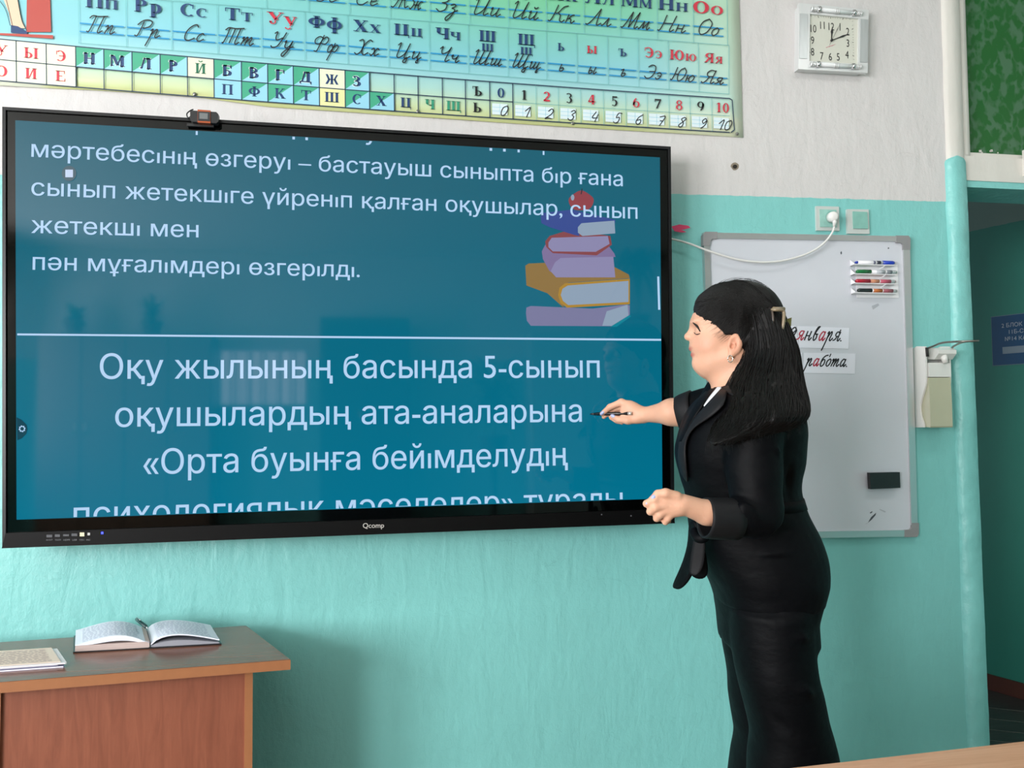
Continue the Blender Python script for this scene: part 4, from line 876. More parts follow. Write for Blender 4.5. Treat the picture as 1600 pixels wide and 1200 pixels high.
def marker(name, label, y, x0, x1, capc, left, strip):
    p0, p1 = W(x0, y, .024), W(x1, y+.9, .024); m_ = thing(name, label, 'marker', (p0+p1)/2, 'whiteboard markers in the holder'); d = p1-p0
    def seg(a, b_): return [p0+d*a, p0+d*b_]
    if left: tubeo('cap', [p0, p0+d*.04, p0+d*.36], [.0045, .0068, .0073], mat('cap_'+capc, capc, rough=.3), m_, 14); tubeo('barrel', seg(.36, 1), .0062, M_pw, m_, 14); tubeo('end_plug', seg(1, 1.02), .0045, mat('cap_'+capc, capc), m_, 12)
    else: tubeo('cap', [p0+d*.7, p0+d*.96, p1], [.0073, .0070, .0050], mat('cap_'+capc, capc, rough=.3), m_, 14); tubeo('barrel', seg(.06, .7), .0062, M_pw, m_, 14); tubeo('end_plug', seg(0, .06), [.003, .0052], mat('cap_'+capc, capc), m_, 12)
    for a, b_, c in strip: tubeo('label_band', seg(a, b_), .00635, mat('band_'+c, c, rough=.45), m_, 14)
marker('marker', 'whiteboard marker with blue cap on the top tier of the holder', 410, 1336, 1397, '#1f3fae', False, [(.45, .5, '#6b6f86'), (.54, .64, '#2c2f3d')])
marker('marker', 'whiteboard marker with green cap on the second tier of the holder', 424.3, 1338, 1399, '#15713b', True, [(.5, .72, '#b9bfc4'), (.76, .9, '#7a8288')])
marker('marker', 'whiteboard marker with red cap on the third tier of the holder', 439, 1337, 1397, '#b01d33', True, [(.36, .6, '#c98a6a'), (.62, .9, '#b85468')])
marker('marker', 'whiteboard marker with black cap on the lowest tier of the holder', 453.7, 1340, 1399, '#1e2a2a', True, [(.4, .64, '#b86a35'), (.66, .92, '#9c5862')])
# eraser
er = thing('board_eraser', 'small black magnetic eraser low on the right side of the whiteboard', 'eraser', W(1380, 751, .013))
prism('felt', at_off([(1358, 739.5), (1402, 738.5), (1403, 761.5), (1359.5, 763)], .02), .0125, .022, mat('eraser_felt', '#2d2c2c', rough=.9), er)
prism('grip', at_off([(1357, 738.5), (1403.5, 737.5), (1404.5, 762), (1358.5, 764)], .03), .022, .038, mat('eraser_black', '#19191b', rough=.35), er, bev=.003)
# ---------------- sockets
M_sock = mat('socket_grey_plastic', '#c3c9c6', rough=.4); M_sockt = mat('socket_teal_smear', '#94c3b9', rough=.45, var=.08, vscale=60)
so1 = thing('wall_socket', 'square grey wall socket with teal centre and a plug in it', 'socket', W(1291, 342, 0))
q = [(1273, 323), (1308.5, 324), (1309.5, 361.5), (1274, 361)]
def shrink(q, f): c = np.mean(np.array(q), 0); return [tuple(c+(np.array(p)-c)*f) for p in q]
slab('outer_frame', q, 0, .009, M_sock, so1, bev=.003); slab('inner_plate', shrink(q, .72), .009, .012, M_sockt, so1, bev=.001)
bm = bmesh.new(); c = W(1296, 341, .0); tube(bm, [(c[0], -.0115, c[2]), (c[0], -.0128, c[2])], .0215, 24); bmobj('well', bm, mat('socket_well', '#7fb3a9', rough=.5), so1)
so2 = thing('blank_switch_plate', 'square grey wall plate with teal painted centre right of the socket', 'switch plate', W(1338, 347, 0))
q2 = [(1321, 328), (1354.5, 328.5), (1356, 366.5), (1322, 366)]
slab('outer_frame', q2, 0, .010, M_sock, so2, bev=.003); slab('rocker', [(1329, 332), (1351, 333), (1352.5, 359), (1330, 358.5)], .010, .015, mat('rocker_teal', '#82b8ad', rough=.4, var=.06, vscale=50), so2, bev=.002)
pgt = thing('power_cord', 'white power cord hanging from the wall socket to the display', 'cord', W(1300, 339, .02))
M_cord = mat('cord_white', '#dfdedb', rough=.4)
pc_ = W(1299, 340, .013); pd = W(1302.5, 338, .05)
tubeo('plug', [pc_, pc_+(pd-pc_)*.5, pc_+(pd-pc_)*.9, pd], [.0185, .0175, .0165, .012], M_cord, pgt, 18)
tubeo('plug_neck', [W(1302.5, 340, .042), W(1304, 347, .042), W(1303.6, 354, .04)], [.0085, .007, .0042], M_cord, pgt, 12)
cp = [(1303.6, 354, .04), (1301, 362, .04), (1293, 374, .04), (1280, 386, .04), (1262, 396, .04), (1240, 403.5, .04), (1215, 408.5, .04), (1185, 409.5, .04), (1150, 405, .04), (1110, 393, .035), (1078, 381, .03), (1052, 374, .03), (1030, 371, .028)]
tubeo('cable', catmull([W(*p) for p in cp], 6), .0035, M_cord, pgt, 8)
# ---------------- pink ribbon and hole in the plaster
rb = thing('pink_ribbon', 'small bright pink ribbon tuft behind the right edge of the display', 'ribbon', W(1056, 360, .02))
M_pk = mat('ribbon_pink', '#e0406e', rough=.6)
for pts in ([(1046, 356), (1058, 353), (1072, 355), (1075, 358), (1064, 361), (1050, 362)], [(1046, 358), (1056, 360), (1068, 365), (1062, 366), (1050, 364)]):
    slab('ribbon_loop', pts, .018+.004*len(rb.children), .020+.004*len(rb.children), M_pk, rb)
ho = thing('plaster_hole', 'small dark drilled hole in the white plaster above the paint line', 'hole', W(1148, 260, .001))
bm = bmesh.new(); vs = []
for k in range(14):
    a = 2*math.pi*k/14; r = 6.2*(1+.25*mnoise.noise(Vector((k*.9, 2, 1)))); vs.append((1148+r*math.cos(a), 260+r*math.sin(a)*.95))
slab('raw_edge', vs, -.004, .0012, mat('raw_plaster', '#8d8273', rough=.95, var=.2, vscale=90), ho)
slab('plug', [(1148+3.6*math.cos(a), 260.5+3.3*math.sin(a)) for a in np.linspace(0, 5.6, 9)], -.002, .002, mat('hole_shade', '#2b2622', rough=.9), ho)  # dark disc painted as the shade inside the hole, no cavity cut
# ---------------- clock
ck = thing('wall_clock', 'square white and silver wall clock high on the white wall beside the door', 'clock', W(1300, 60, 0))
CKo = [(1247.3, 6), (1355.7, 17), (1354, 115), (1246, 109)]
def cp_(u, v, z=.0):
    P = [W(*p, .03) for p in CKo]; a = P[0]*(1-u)+P[1]*u; b_ = P[3]*(1-u)+P[2]*u; p = a*(1-v)+b_*v; return np.array([p[0], -(.03+z), p[2]])
def cplate(name, q, z0, z1, m, bev=0):
    bm = bmesh.new(); a = [bm.verts.new(tuple(cp_(*p, z0))) for p in q]; b_ = [bm.verts.new(tuple(cp_(*p, z1))) for p in q]
    bm.faces.new(b_); bm.faces.new(a[::-1]); n = len(q)
    for i in range(n): bm.faces.new((a[i], a[(i+1) % n], b_[(i+1) % n], b_[i]))
    if bev: bevel(bm, bev)
    return bmobj(name, bm, m, ck)
M_ck = mat('clock_silver_white', '#d8dada', rough=.28, metal=.25); M_ch = mat('chrome', '#c9c9cc', rough=.1, metal=1)
cplate('rear_case', [(.02, .02), (.98, .02), (.98, .93), (.93, .98), (.02, .98)], -.03, -.006, M_ck)
F4 = [(0, 0), (1, 0), (1, 1), (0, 1)]; I4 = [(.155, .15), (.86, .15), (.86, .87), (.155, .87)]
for k in range(4): cplate('frame_side', [F4[k], F4[(k+1) % 4], I4[(k+1) % 4], I4[k]], -.008, .006, M_ck, .003)
cplate('dial', [(.15, .145), (.865, .145), (.865, .875), (.15, .875)], -.004, -.001, mat('clock_dial', '#cfd0c4', rough=.4))
for k, q in enumerate(([(.01, .16), (.12, .16), (.12, .84), (.01, .84)], [(.88, .16), (.99, .16), (.99, .84), (.88, .84)])): cplate('side_panel', q, .006, .0085, mat('brushed_silver', '#c2c6c7', rough=.3, metal=.6, var=.05, vscale=90, stretch=(1, 1, .1)), .001)
for v in (.085, .925):
    tubeo('glass_rod', [cp_(.2, v, .012), cp_(.84, v, .012)], .0065, mat('rod_clear', '#e6e9ea', rough=.08, spec=.8), ck, 14)
    for u in (.27, .77): tubeo('chrome_knob', [cp_(u-.02, v, .012), cp_(u-.012, v, .012), cp_(u+.012, v, .012), cp_(u+.02, v, .012)], [.006, .0105, .0105, .006], M_ch, ck, 14)
    for u in (.17, .195, .22, .5, .525, .55, .82, .845, .87): tubeo('rod_ring', [cp_(u-.006, v, .012), cp_(u+.006, v, .012)], .0082, M_ck, ck, 12)
D = Print(0); DM = [mat('dial_black', '#1b1c1e', rough=.5), mat('dial_pink', '#c98f93', rough=.5)]
def dial_text(txt, px, py, h):
    V, Fc = glyph_mesh(txt); w_ = max(v[0] for v in V); A = W(px, py, .032); s = h/1250*2.95/.73
    for f in Fc: D.poly([(A[0]+(V[i][0]-w_/2)*s*.72, -.0298, A[2]+(V[i][1]-.365)*s) for i in f])
for t, x, y in (('12', 1298.4, 40.5), ('1', 1312, 41), ('2', 1325, 48.5), ('3', 1325, 66.5), ('4', 1324, 84.5), ('5', 1310, 88), ('6', 1297.7, 87.7), ('7', 1284.4, 86.5), ('8', 1270, 80), ('9', 1270, 62), ('10', 1270.4, 43.7), ('11', 1284.4, 38.5)): dial_text(t, x, y, 11.5)
cc = W(1299.4, 63, .032)
for k in range(60):
    a = 2*math.pi*k/60; dx, dz = math.sin(a), math.cos(a); s_ = 1/max(abs(dx)/.083, abs(dz)/.081); s2 = s_*.955 if k % 5 else s_*.93
    n = np.array([dz, 0, -dx])*(.0004 if k % 5 else .0008); p = np.array([cc[0]+dx*s2, -.0298, cc[2]+dz*s2]); q = np.array([cc[0]+dx*s_, -.0298, cc[2]+dz*s_]); D.poly([p-n, q-n, q+n, p+n])
D.build('numerals', DM, ck)
D = Print(0)
for k in range(3): p = W(1293+k*4, 74-k*1.2, .032); D.poly([(p[0]-.006, -.0297-.0001*k, p[2]), (p[0]+.012, -.0297-.0001*k, p[2]+.008), (p[0]+.014, -.0297-.0001*k, p[2]+.0085), (p[0]-.002, -.0297-.0001*k, p[2]-.001)], 1)
D.build('dial_emblem', DM, ck, kind='stuff')
def hand(name, px, py, w0, tail, z, tip=.6):
    A = cc.copy(); Bp = W(px, py, .032); d = Bp-A; L = np.linalg.norm(d); d /= L; n = np.array([d[2], 0, -d[0]])
    pts = [A-d*tail-n*w0*.4, A-d*tail+n*w0*.4, A+n*w0*.35, A+d*L*.45+n*w0*.5, A+d*L*.62+n*w0, A+d*L*.8+n*w0*.4, A+d*L, A+d*L*.8-n*w0*.4, A+d*L*.62-n*w0, A+d*L*.45-n*w0*.5, A-n*w0*.35]
    bm = bmesh.new(); a = [bm.verts.new((p[0], -.0305-z, p[2])) for p in pts]; b_ = [bm.verts.new((p[0], -.0312-z, p[2])) for p in pts]
    bm.faces.new(a); bm.faces.new(b_[::-1])
    for i in range(len(pts)): bm.faces.new((a[i], a[(i+1) % len(pts)], b_[(i+1) % len(pts)], b_[i]))
    bmobj(name, bm, DM[0], ck)
hand('hour_hand', 1300.8, 41, .0042, .0, .0); hand('minute_hand', 1327.5, 52.5, .003, .0, .0015); hand('second_hand', 1313, 36, .0009, .02, .003)
tubeo('hand_hub', [(cc[0], -.0305, cc[2]), (cc[0], -.0365, cc[2])], .004, DM[0], ck, 12)
# ---------------- soap dispenser
dsp = thing('elbow_dispenser', 'white wall soap dispenser with cream tank and bent wire lever by the doorway', 'dispenser', W(1450, 610, 0))
x0 = W(1428, 610, 0)[0]; lo, hi = .02, .3
for _ in range(40):
    md = (lo+hi)/2
    if W(1449, 610, md)[0] < x0: hi = md
    else: lo = md
DD = md; x1 = W(1488, 610, DD)[0]; 
def zz(py, off, px=1450): return W(px, py, off)[2]
def yprof(name, prof, xa, xb, m, bev=0):
    bm = bmesh.new(); a = [bm.verts.new((xa, -o, z)) for o, z in prof]; b_ = [bm.verts.new((xb, -o, z)) for o, z in prof]
    bm.faces.new(a[::-1]); bm.faces.new(b_); n = len(prof)
    for i in range(n): bm.faces.new((a[i], a[(i+1) % n], b_[(i+1) % n], b_[i]))
    if bev: bevel(bm, bev)
    return bmobj(name, bm, m, dsp)
zt1, zm, zb1 = zz(541, DD), zz(589, DD, 1470), zz(668, DD, 1470)
M_dw = mat('dispenser_white', '#e4e4e0', rough=.3)
zw0, zw1 = zz(545, 0, 1427), zz(668, 0, 1432)
HH = zm-zb1
crv = catmull([(DD*.93, zm+.004), (DD*.86, zm-.17*HH), (DD*.52, zm-.46*HH), (DD*.42, zm-.62*HH), (DD*.48, zm-.78*HH), (DD*.64, zm-.92*HH), (DD*.66, zb1+.001)], 5)
yprof('shell', [(0, zw1), (0, zw0), (DD*.3, zt1+.004), (DD*.93, zt1)]+[tuple(c) for c in crv], x0, x0+.006, M_dw)
yprof('shell_right', [(0, zw1), (0, zw0), (DD*.3, zt1+.004), (DD*.93, zt1)]+[tuple(c) for c in crv], x1-.004, x1+.002, M_dw)
yprof('back_plate', [(0, zw1), (0, zw0), (.012, zt1), (.012, zb1+.004)], x0+.002, x1-.005, M_dw)
yprof('front_cover', [(.02, zm), (.02, zt1-.055), (DD*.97, zt1-.055), (DD, zt1-.06), (DD, zm)], x0+.009, x1-.003, M_dw, .002)
yprof('tank', [(.02, zb1+.006), (.02, zm-.002), (DD*.98, zm-.002), (DD*.99, zm-.02), (DD*1.02, zm-.08), (DD*1.02, zb1+.004), (DD*.98, zb1)], x0+.007, x1-.004, mat('tank_cream', '#bab99f', rough=.25, var=.03, vscale=8), .004)
yprof('pump_head', [(DD*.3, zt1-.04), (DD*.3, zt1-.002), (DD*1.1, zt1-.006), (DD*1.3, zt1-.014), (DD*1.3, zt1-.026), (DD*1.0, zt1-.044)], x0+.03, x1+.004, M_dw, .004)
xm = (x0+x1)/2+.012
tubeo('nozzle', [(xm, -DD*1.1, zt1-.03), (xm+.006, -DD*1.14, zt1-.056)], [.011, .009], M_dw, dsp, 14)
tubeo('pump_slot', [(x0+.005, -DD*.94, zt1-.004), (x0+.007, -DD*.95, zt1-.034)], .005, mat('slot_dark', '#262626', rough=.6), dsp, 8)
tip = W(1519, 533, DD+.16)
Lm = mat('lever_steel', '#8e8a84', rough=.3, metal=.9)
q = W(1450, 544, DD*.95); q2_ = W(1488, 543, DD*.95)
tubeo('lever', catmull([q, W(1458, 541, DD+.02), W(1473, 535.5, DD+.08), W(1500, 533.5, DD+.14), tip, tip+np.array([.022, 0, .001]), W(1511, 533.5, DD+.13), W(1500, 536, DD+.08), W(1490, 541, DD+.02), q2_], 5), .0033, Lm, dsp, 8)

# ================================================================== FURNITURE
DZ = .787
M_top = wood('desk_top_wood', '#7c4c36', '#633a27', 0, rough=.24); M_pan = wood('desk_panel_wood', '#8f523b', '#7a422e', 2, rough=.45); M_edge = mat('edge_band', '#9a6440', rough=.4, var=.04, vscale=40)
Pfr, Pbr, Pfl = G(454, 1030.5, DZ), G(385, 977.5, DZ), G(0, 1066, DZ)
eu = Pfr-Pfl; eu /= np.linalg.norm(eu); ev = Pbr-Pfr; DL = np.linalg.norm(ev); ev /= DL
desk = thing('teacher_desk', 'reddish brown wooden desk with overhanging top under the left side of the display', 'desk', (Pfr[0]-.8, Pfr[1]+.2, 0))
def dk(s, t, z): return Pfr-eu*s+ev*t+np.array([0, 0, z-DZ])
def dbox(name, s0, s1, t0, t1, z0, z1, m, parent=desk, bev=0, **k):
    bm = bmesh.new(); hexa(bm, [dk(s1, t0, z0), dk(s0, t0, z0), dk(s0, t1, z0), dk(s1, t1, z0), dk(s1, t0, z1), dk(s0, t0, z1), dk(s0, t1, z1), dk(s1, t1, z1)])
    if bev: bevel(bm, bev)
    return bmobj(name, bm, m, parent, **k)
SL = 1.35
tk = .024
dbox('desk_top', 0.0015, SL, .0015, DL, DZ-tk, DZ, M_top)
dbox('edge_band', 0, SL, 0, .0015, DZ-tk, DZ-.0008, M_edge); dbox('edge_band', 0, .0015, .0015, DL, DZ-tk, DZ-.0008, M_edge)
s_r = float(np.dot(Pfr-G(402, 1043, DZ-tk), eu)); s_l = float(np.dot(Pfr-G(19, 1068, DZ-tk), eu))
wdp = .018
for s in (s_r, s_l): dbox('side_panel', s, s+wdp, .03, DL-.03, 0, DZ-tk, M_pan); dbox('edge_band', s, s+wdp, .0285, .03, 0, DZ-tk, M_edge)
dbox('side_panel', SL-.05-wdp, SL-.05, .03, DL-.03, 0, DZ-tk, M_pan)
dbox('modesty_panel', s_r+wdp, s_l, .036, .052, .08, DZ-tk, M_pan); dbox('drawer_front', s_l+wdp, SL-.05-wdp, .036, .052, .08, DZ-tk, M_pan)
# pupil's desk in the foreground
A, Bq = G(1250, 1198.5, DZ), G(1600, 1158.5, DZ); e1 = (Bq-A)/np.linalg.norm(Bq-A); e2 = np.array([e1[1], -e1[0], 0])
if e2[1] > 0: e2 = -e2
pd_ = thing('pupil_desk', 'pale pinkish beech desk top at the bottom right corner nearest the viewer', 'desk', (*(A+e1*.3+e2*.25)[:2], 0))
def pk(s, t, z): return A+e1*s+e2*t+np.array([0, 0, z-DZ])
def pbx(name, s0, s1, t0, t1, z0, z1, m, bev=0):
    bm = bmesh.new(); hexa(bm, [pk(s0, t0, z0), pk(s1, t0, z0), pk(s1, t1, z0), pk(s0, t1, z0), pk(s0, t0, z1), pk(s1, t0, z1), pk(s1, t1, z1), pk(s0, t1, z1)])
    if bev: bevel(bm, bev)
    return bmobj(name, bm, m, pd_)
M_beech = wood('beech_laminate', '#d8a888', '#c4906e', 0, rough=.35)
pbx('desk_top', -.42, .8, 0, .5, DZ-.022, DZ, M_beech, .002); pbx('apron', -.38, .76, .04, .055, DZ-.3, DZ-.022, M_beech)
M_lg = mat('desk_leg_grey', '#7d8388', rough=.4, metal=.5)
for s in (-.38, .74):
    for t in (.03, .46): pbx('leg', s, s+.025, t, t+.025, 0, DZ-.022, M_lg)
    pbx('foot_rail', s, s+.025, .055, .46, .06, .085, M_lg)
# ---------------- open notebook on the desk
nl, nr, nsp = G(117, 1020, DZ), G(346, 1007, DZ), G(97, 996.5, DZ)
nu = nr-nl; NW = np.linalg.norm(nu); nu /= NW; nv = nsp-nl; nv -= nu*np.dot(nv, nu)*.4; NH = np.linalg.norm(nv); nv /= NH
NH = max(NH, .13)
nb = thing('open_notebook', 'thick open notebook with handwritten pages and black cover lying on the brown desk', 'notebook', nl+nu*NW/2+nv*NH/2)
def nbp(u, v, z): return nl+nu*u*NW+nv*v*NH+np.array([0, 0, z])
sp_ = float(np.dot(G(235, 1013, DZ)-nl, nu))/NW
def loft(name, prof_lo, prof_hi, m, v0=0.0, v1=1.0):
    V = []; 
    for v in (v0, v1):
        for (u, z) in prof_lo: V.append(nbp(u, v, z))
        for (u, z) in prof_hi: V.append(nbp(u, v, z))
    n = len(prof_lo); Fc = []
    for i in range(n-1):
        Fc.append((n+i, n+i+1, 3*n+i+1, 3*n+i)); Fc.append((i+1, i, 2*n+i, 2*n+i+1)); Fc.append((i, i+1, n+i+1, n+i)); Fc.append((2*n+i+1, 2*n+i, 3*n+i, 3*n+i+1))
    Fc.append((0, n, 3*n, 2*n)); Fc.append((n-1, 2*n+n-1, 4*n-1, 2*n-1)); return mesh(name, V, Fc, m, nb)
M_pg = mat('page_white', '#dfe4f0', rough=.6); M_pe = mat('page_edges', '#b9a7a2', rough=.7, var=.1, vscale=300, stretch=(.02, .02, 8)); M_cv = mat('cover_black', '#15161a', rough=.35)
us = np.linspace(0, sp_-.005, 14); lo_ = [(u, .003) for u in us]; hi1 = [(u+.006*(1-i/13), .017+.001*math.sin(3*u)) for i, u in enumerate(us)]
loft('page_block_left', lo_, hi1, M_pe)
hi2 = [(u, .0185+.019*math.sin(math.pi*min(1, (u/sp_)**1.2*1.02))**1.0*(1 if u < sp_ else 1)+(-.006*(u/sp_)**6)) for u in us]; lo2 = [(u, max(.0174, z-.0035-.010*math.sin(math.pi*min(1, u/sp_)))) for u, z in hi2]
loft('raised_page', lo2, hi2, M_pg)
us2 = np.linspace(sp_+.005, .985, 14); loft('page_block_right', [(u, .0035) for u in us2], [(u, .005+.012*math.sin(math.pi*((u-sp_)/(1-sp_))**.7)) for u in us2], mat('page_shade', '#8d8f98', rough=.7))
hi3 = [(u, .0065+.026*math.sin(math.pi*(((u-sp_)/(1-sp_))**.6)*.93)) for u in us2]; loft('raised_page', [(u, z-.003) for u, z in hi3], hi3, M_pg)
loft('cover', [(u, 0.0004) for u in (-.012, sp_-.01)], [(u, .003) for u in (-.012, sp_-.01)], M_cv, -.02, 1.02); loft('cover', [(u, .0004) for u in (sp_+.01, 1.0)], [(u, .0035) for u in (sp_+.01, 1.0)], M_cv, -.02, 1.02)
loft('spine', [(u, .0004) for u in (sp_-.01, sp_+.01)], [(u, .0045) for u in (sp_-.01, sp_+.01)], M_cv, -.02, 1.02)
Wt = Print(0)                    # lines of handwriting on the pages
for side, prof in ((0, hi2), (1, hi3)):
    uu = [p[0] for p in prof]; zz_ = [p[1] for p in prof]
    for r_ in range(11):
        v = .08+.08*r_; x = uu[1]+.01
        while x < uu[-2]-.03:
            wl = random.uniform(.008, .03); x2 = min(x+wl, uu[-2]-.02); za, zb_2 = np.interp(x, uu, zz_)+.0007, np.interp(x2, uu, zz_)+.0007
            Wt.poly([nbp(x, v, za), nbp(x2, v, zb_2), nbp(x2, v+.018, zb_2), nbp(x, v+.014, za)], 0); x = x2+random.uniform(.006, .014)
Wt.build('handwriting', [mat('pen_ink', '#8d98b8', rough=.7)], nb, kind='stuff')
bp_ = thing('ballpoint_pen', 'dark green ballpoint pen resting in the gutter of the open notebook', 'pen', nbp(sp_, .5, .03))
a, b_ = nbp(sp_-.075, .88, .0445), nbp(sp_-.012, .28, .0415)
tubeo('barrel', [a, a+(b_-a)*.06, a+(b_-a)*.9], [.003, .0046, .0046], mat('pen_dark_green', '#1d3a3a', rough=.2), bp_, 12); tubeo('tip', [a+(b_-a)*.9, b_], [.0042, .0012], mat('chrome', ''), bp_, 10)
tubeo('pocket_clip', [a+(b_-a)*.05+np.array([0, 0, .0055]), a+(b_-a)*.38+np.array([0, 0, .0055])], .0012, mat('chrome', ''), bp_, 6)
# ---------------- papers by the left edge of the desk
sa, sb_, sc_ = G(3, 1050, DZ), G(101, 1043, DZ), G(86, 1020.5, DZ)
pu = sb_-sa; PW = np.linalg.norm(pu); pu /= PW; pv = sc_-sb_; PH = max(np.linalg.norm(pv), .10); pv /= np.linalg.norm(pv)
specs = [('exercise_book', 'blue-grey thin exercise book at the bottom of the pile on the desk edge', '#7f86a8', .004, 0, .0), ('exercise_book', 'pale lilac exercise book in the middle of the pile on the desk edge', '#b9b6cf', .004, -.012, .006),
         ('exercise_book', 'off-white exercise book just under the printed top sheet', '#d7d2d4', .0035, .004, -.003), ('printed_sheet', 'peach tinted printed sheet on top of the pile at the desk edge', '#e2cdbd', .0012, -.008, .004)]
z = 0
for i, (nm, lb, cl, th, du, dv) in enumerate(specs):
    t_ = thing(nm, lb, 'book' if i < 3 else 'sheet', sa+np.array([0, 0, z]), 'papers piled at the left end of the desk')
    def q3(u, v, zq): return sa+pu*(u*PW+du-.10*(1-u))+pv*(v*PH+dv)+np.array([0, 0, zq])
    def leafm(name, z0, z1, m, du0=0):
        bm = bmesh.new(); hexa(bm, [q3(u, v, z_) for z_ in (z0, z1) for u, v in ((0, 0), (1-du0, 0), (1-du0, 1), (0, 1))]); bmobj(name, bm, m, t_)
    if i < 3: leafm('cover', z, z+.0006, mat('cover_%d' % i, cl, rough=.5)); leafm('leaves', z+.0007, z+th-.0006, mat('leaves_white', '#e4e4ea', rough=.7), .012); leafm('cover', z+th-.0005, z+th, mat('cover_%d' % i, cl, rough=.5))
    else:
        leafm('sheet', z, z+th, mat('sheet_peach', cl, rough=.6)); L_ = Print(0)
        for r_ in range(14):
            x = .05
            while x < .9:
                w_ = random.uniform(.02, .09); L_.poly([q3(x, .08+r_*.06, z+th+.0003), q3(min(x+w_, .93), .08+r_*.06, z+th+.0003), q3(min(x+w_, .93), .105+r_*.06, z+th+.0003), q3(x, .105+r_*.06, z+th+.0003)]); x += w_+.02
        L_.build('print', [mat('print_grey', '#b09a96', rough=.7)], t_, kind='stuff')
    z += th+.0003
# ================================================================== THE TEACHER
def CV(v): return R @ np.array(v, float)                 # direction given in camera axes (right, down, forward)
UP = np.array([0, 0, 1.])
cx_r = CV([1, 0, 0]); cx_r[2] = 0; cx_r /= np.linalg.norm(cx_r); cz_f = np.array([-cx_r[1], cx_r[0], 0])
if cz_f[1] < 0: cz_f = -cz_f
YAW = math.radians(9)
hf = -cx_r*math.cos(YAW)+cz_f*math.sin(YAW); hl = -cx_r*math.sin(YAW)-cz_f*math.cos(YAW)   # face forward, her left (towards viewer)
HO = C(1149, 545, 2.05)
def H(f, l, u): return HO+hf*f+hl*l+UP*u
HM = np.array([hf, hl, UP])                              # rows
class Field:
    def __init__(s, lo, hi, h): s.lo = np.array(lo, float); s.h = h; s.n = np.ceil((np.array(hi)-s.lo)/h).astype(int)+1; s.d = np.full(s.n, 1.0, np.float32)
    def block(s, a, b, m):
        i0 = np.maximum(0, np.floor((np.minimum(a, b)-m-s.lo)/s.h).astype(int)); i1 = np.minimum(s.n, np.ceil((np.maximum(a, b)+m-s.lo)/s.h).astype(int)+1)
        if (i1 <= i0).any(): return None, None
        ax = [np.float32(s.lo[k])+np.arange(i0[k], i1[k], dtype=np.float32)*np.float32(s.h) for k in range(3)]
        return tuple(slice(i0[k], i1[k]) for k in range(3)), np.stack(np.meshgrid(*ax, indexing='ij'), -1)
    def put(s, sl, d, k, sub=False):
        o = s.d[sl]
        if sub: d = -d
        if k <= 0: s.d[sl] = np.maximum(o, d) if sub else np.minimum(o, d); return
        h = np.maximum(k-np.abs(o-d), 0)/k
        s.d[sl] = (np.maximum(o, d)+h*h*k*.25) if sub else (np.minimum(o, d)-h*h*k*.25)
    def cone(s, a, b, ra, rb, k=.01, sub=False):
        a = np.array(a, float); b = np.array(b, float); R_ = max(ra, rb)
        sl, p = s.block(np.minimum(a, b)-R_, np.maximum(a, b)+R_, k+.012)
        if sl is None: return
        ab = (b-a).astype(np.float32); t = np.clip(((p-a.astype(np.float32)) @ ab)/max(1e-9, float(ab @ ab)), 0, 1)
        d = np.linalg.norm(p-a.astype(np.float32)-t[..., None]*ab, axis=-1)-(ra+(rb-ra)*t); s.put(sl, d.astype(np.float32), k, sub)
    def ell(s, c, r, M=None, k=.01, sub=False):
        c = np.array(c, float); r = np.array(r, np.float32); R_ = float(max(r)); sl, p = s.block(c-R_, c+R_, k+.012)
        if sl is None: return
        q = p-c.astype(np.float32)
        if M is not None: q = q @ np.array(M, np.float32).T
        k0 = np.linalg.norm(q/r, axis=-1); k1 = np.linalg.norm(q/(r*r), axis=-1)+1e-6
        s.put(sl, (k0*(k0-1)/k1).astype(np.float32), k, sub)
    def mesh(s):
        D = s.d; S = D < 0; A = S[:-1, :-1, :-1].astype(np.int8); tot = np.zeros_like(A)
        for i in (0, 1):
            for j in (0, 1):
                for k in (0, 1): tot += S[i:S.shape[0]-1+i, j:S.shape[1]-1+j, k:S.shape[2]-1+k]
        act = (tot > 0) & (tot < 8); ids = np.argwhere(act); idx = np.full(act.shape, -1, np.int32); idx[act] = np.arange(len(ids))
        P = np.zeros((len(ids), 3)); Wt_ = np.zeros(len(ids)); cor = [(i, j, k) for i in (0, 1) for j in (0, 1) for k in (0, 1)]
        val = {c: D[ids[:, 0]+c[0], ids[:, 1]+c[1], ids[:, 2]+c[2]].astype(float) for c in cor}
        for c in cor:
            for ax in range(3):
                if c[ax]: continue
                e = list(c); e[ax] = 1; e = tuple(e); a, b = val[c], val[e]; m = (a < 0) != (b < 0); t = np.where(m, a/np.where(m, a-b, 1), 0)
                q = np.tile(np.array(c, float), (len(ids), 1)); q[:, ax] += t; P += q*m[:, None]; Wt_ += m
        P = (P/Wt_[:, None]+ids)*s.h+s.lo; Q = []
        for ax in range(3):
            o1, o2 = [k for k in range(3) if k != ax]; n = S.shape
            sa = [slice(0, n[k]) for k in range(3)]; sb = list(sa); sa[ax] = slice(0, n[ax]-1); sb[ax] = slice(1, n[ax])
            a, b = S[tuple(sa)], S[tuple(sb)]; E = np.argwhere(a != b); E = E[(E[:, o1] > 0) & (E[:, o2] > 0) & (E[:, o1] < n[o1]-1) & (E[:, o2] < n[o2]-1)]
            fl_ = a[E[:, 0], E[:, 1], E[:, 2]]; q = []
            for d1, d2 in ((-1, -1), (0, -1), (0, 0), (-1, 0)):
                c = E.copy(); c[:, o1] += d1; c[:, o2] += d2; q.append(idx[c[:, 0], c[:, 1], c[:, 2]])
            q = np.stack(q, 1); flip = fl_ if ax != 1 else ~fl_; q[~flip] = q[~flip][:, ::-1]; Q.append(q)
        return P, np.concatenate(Q)
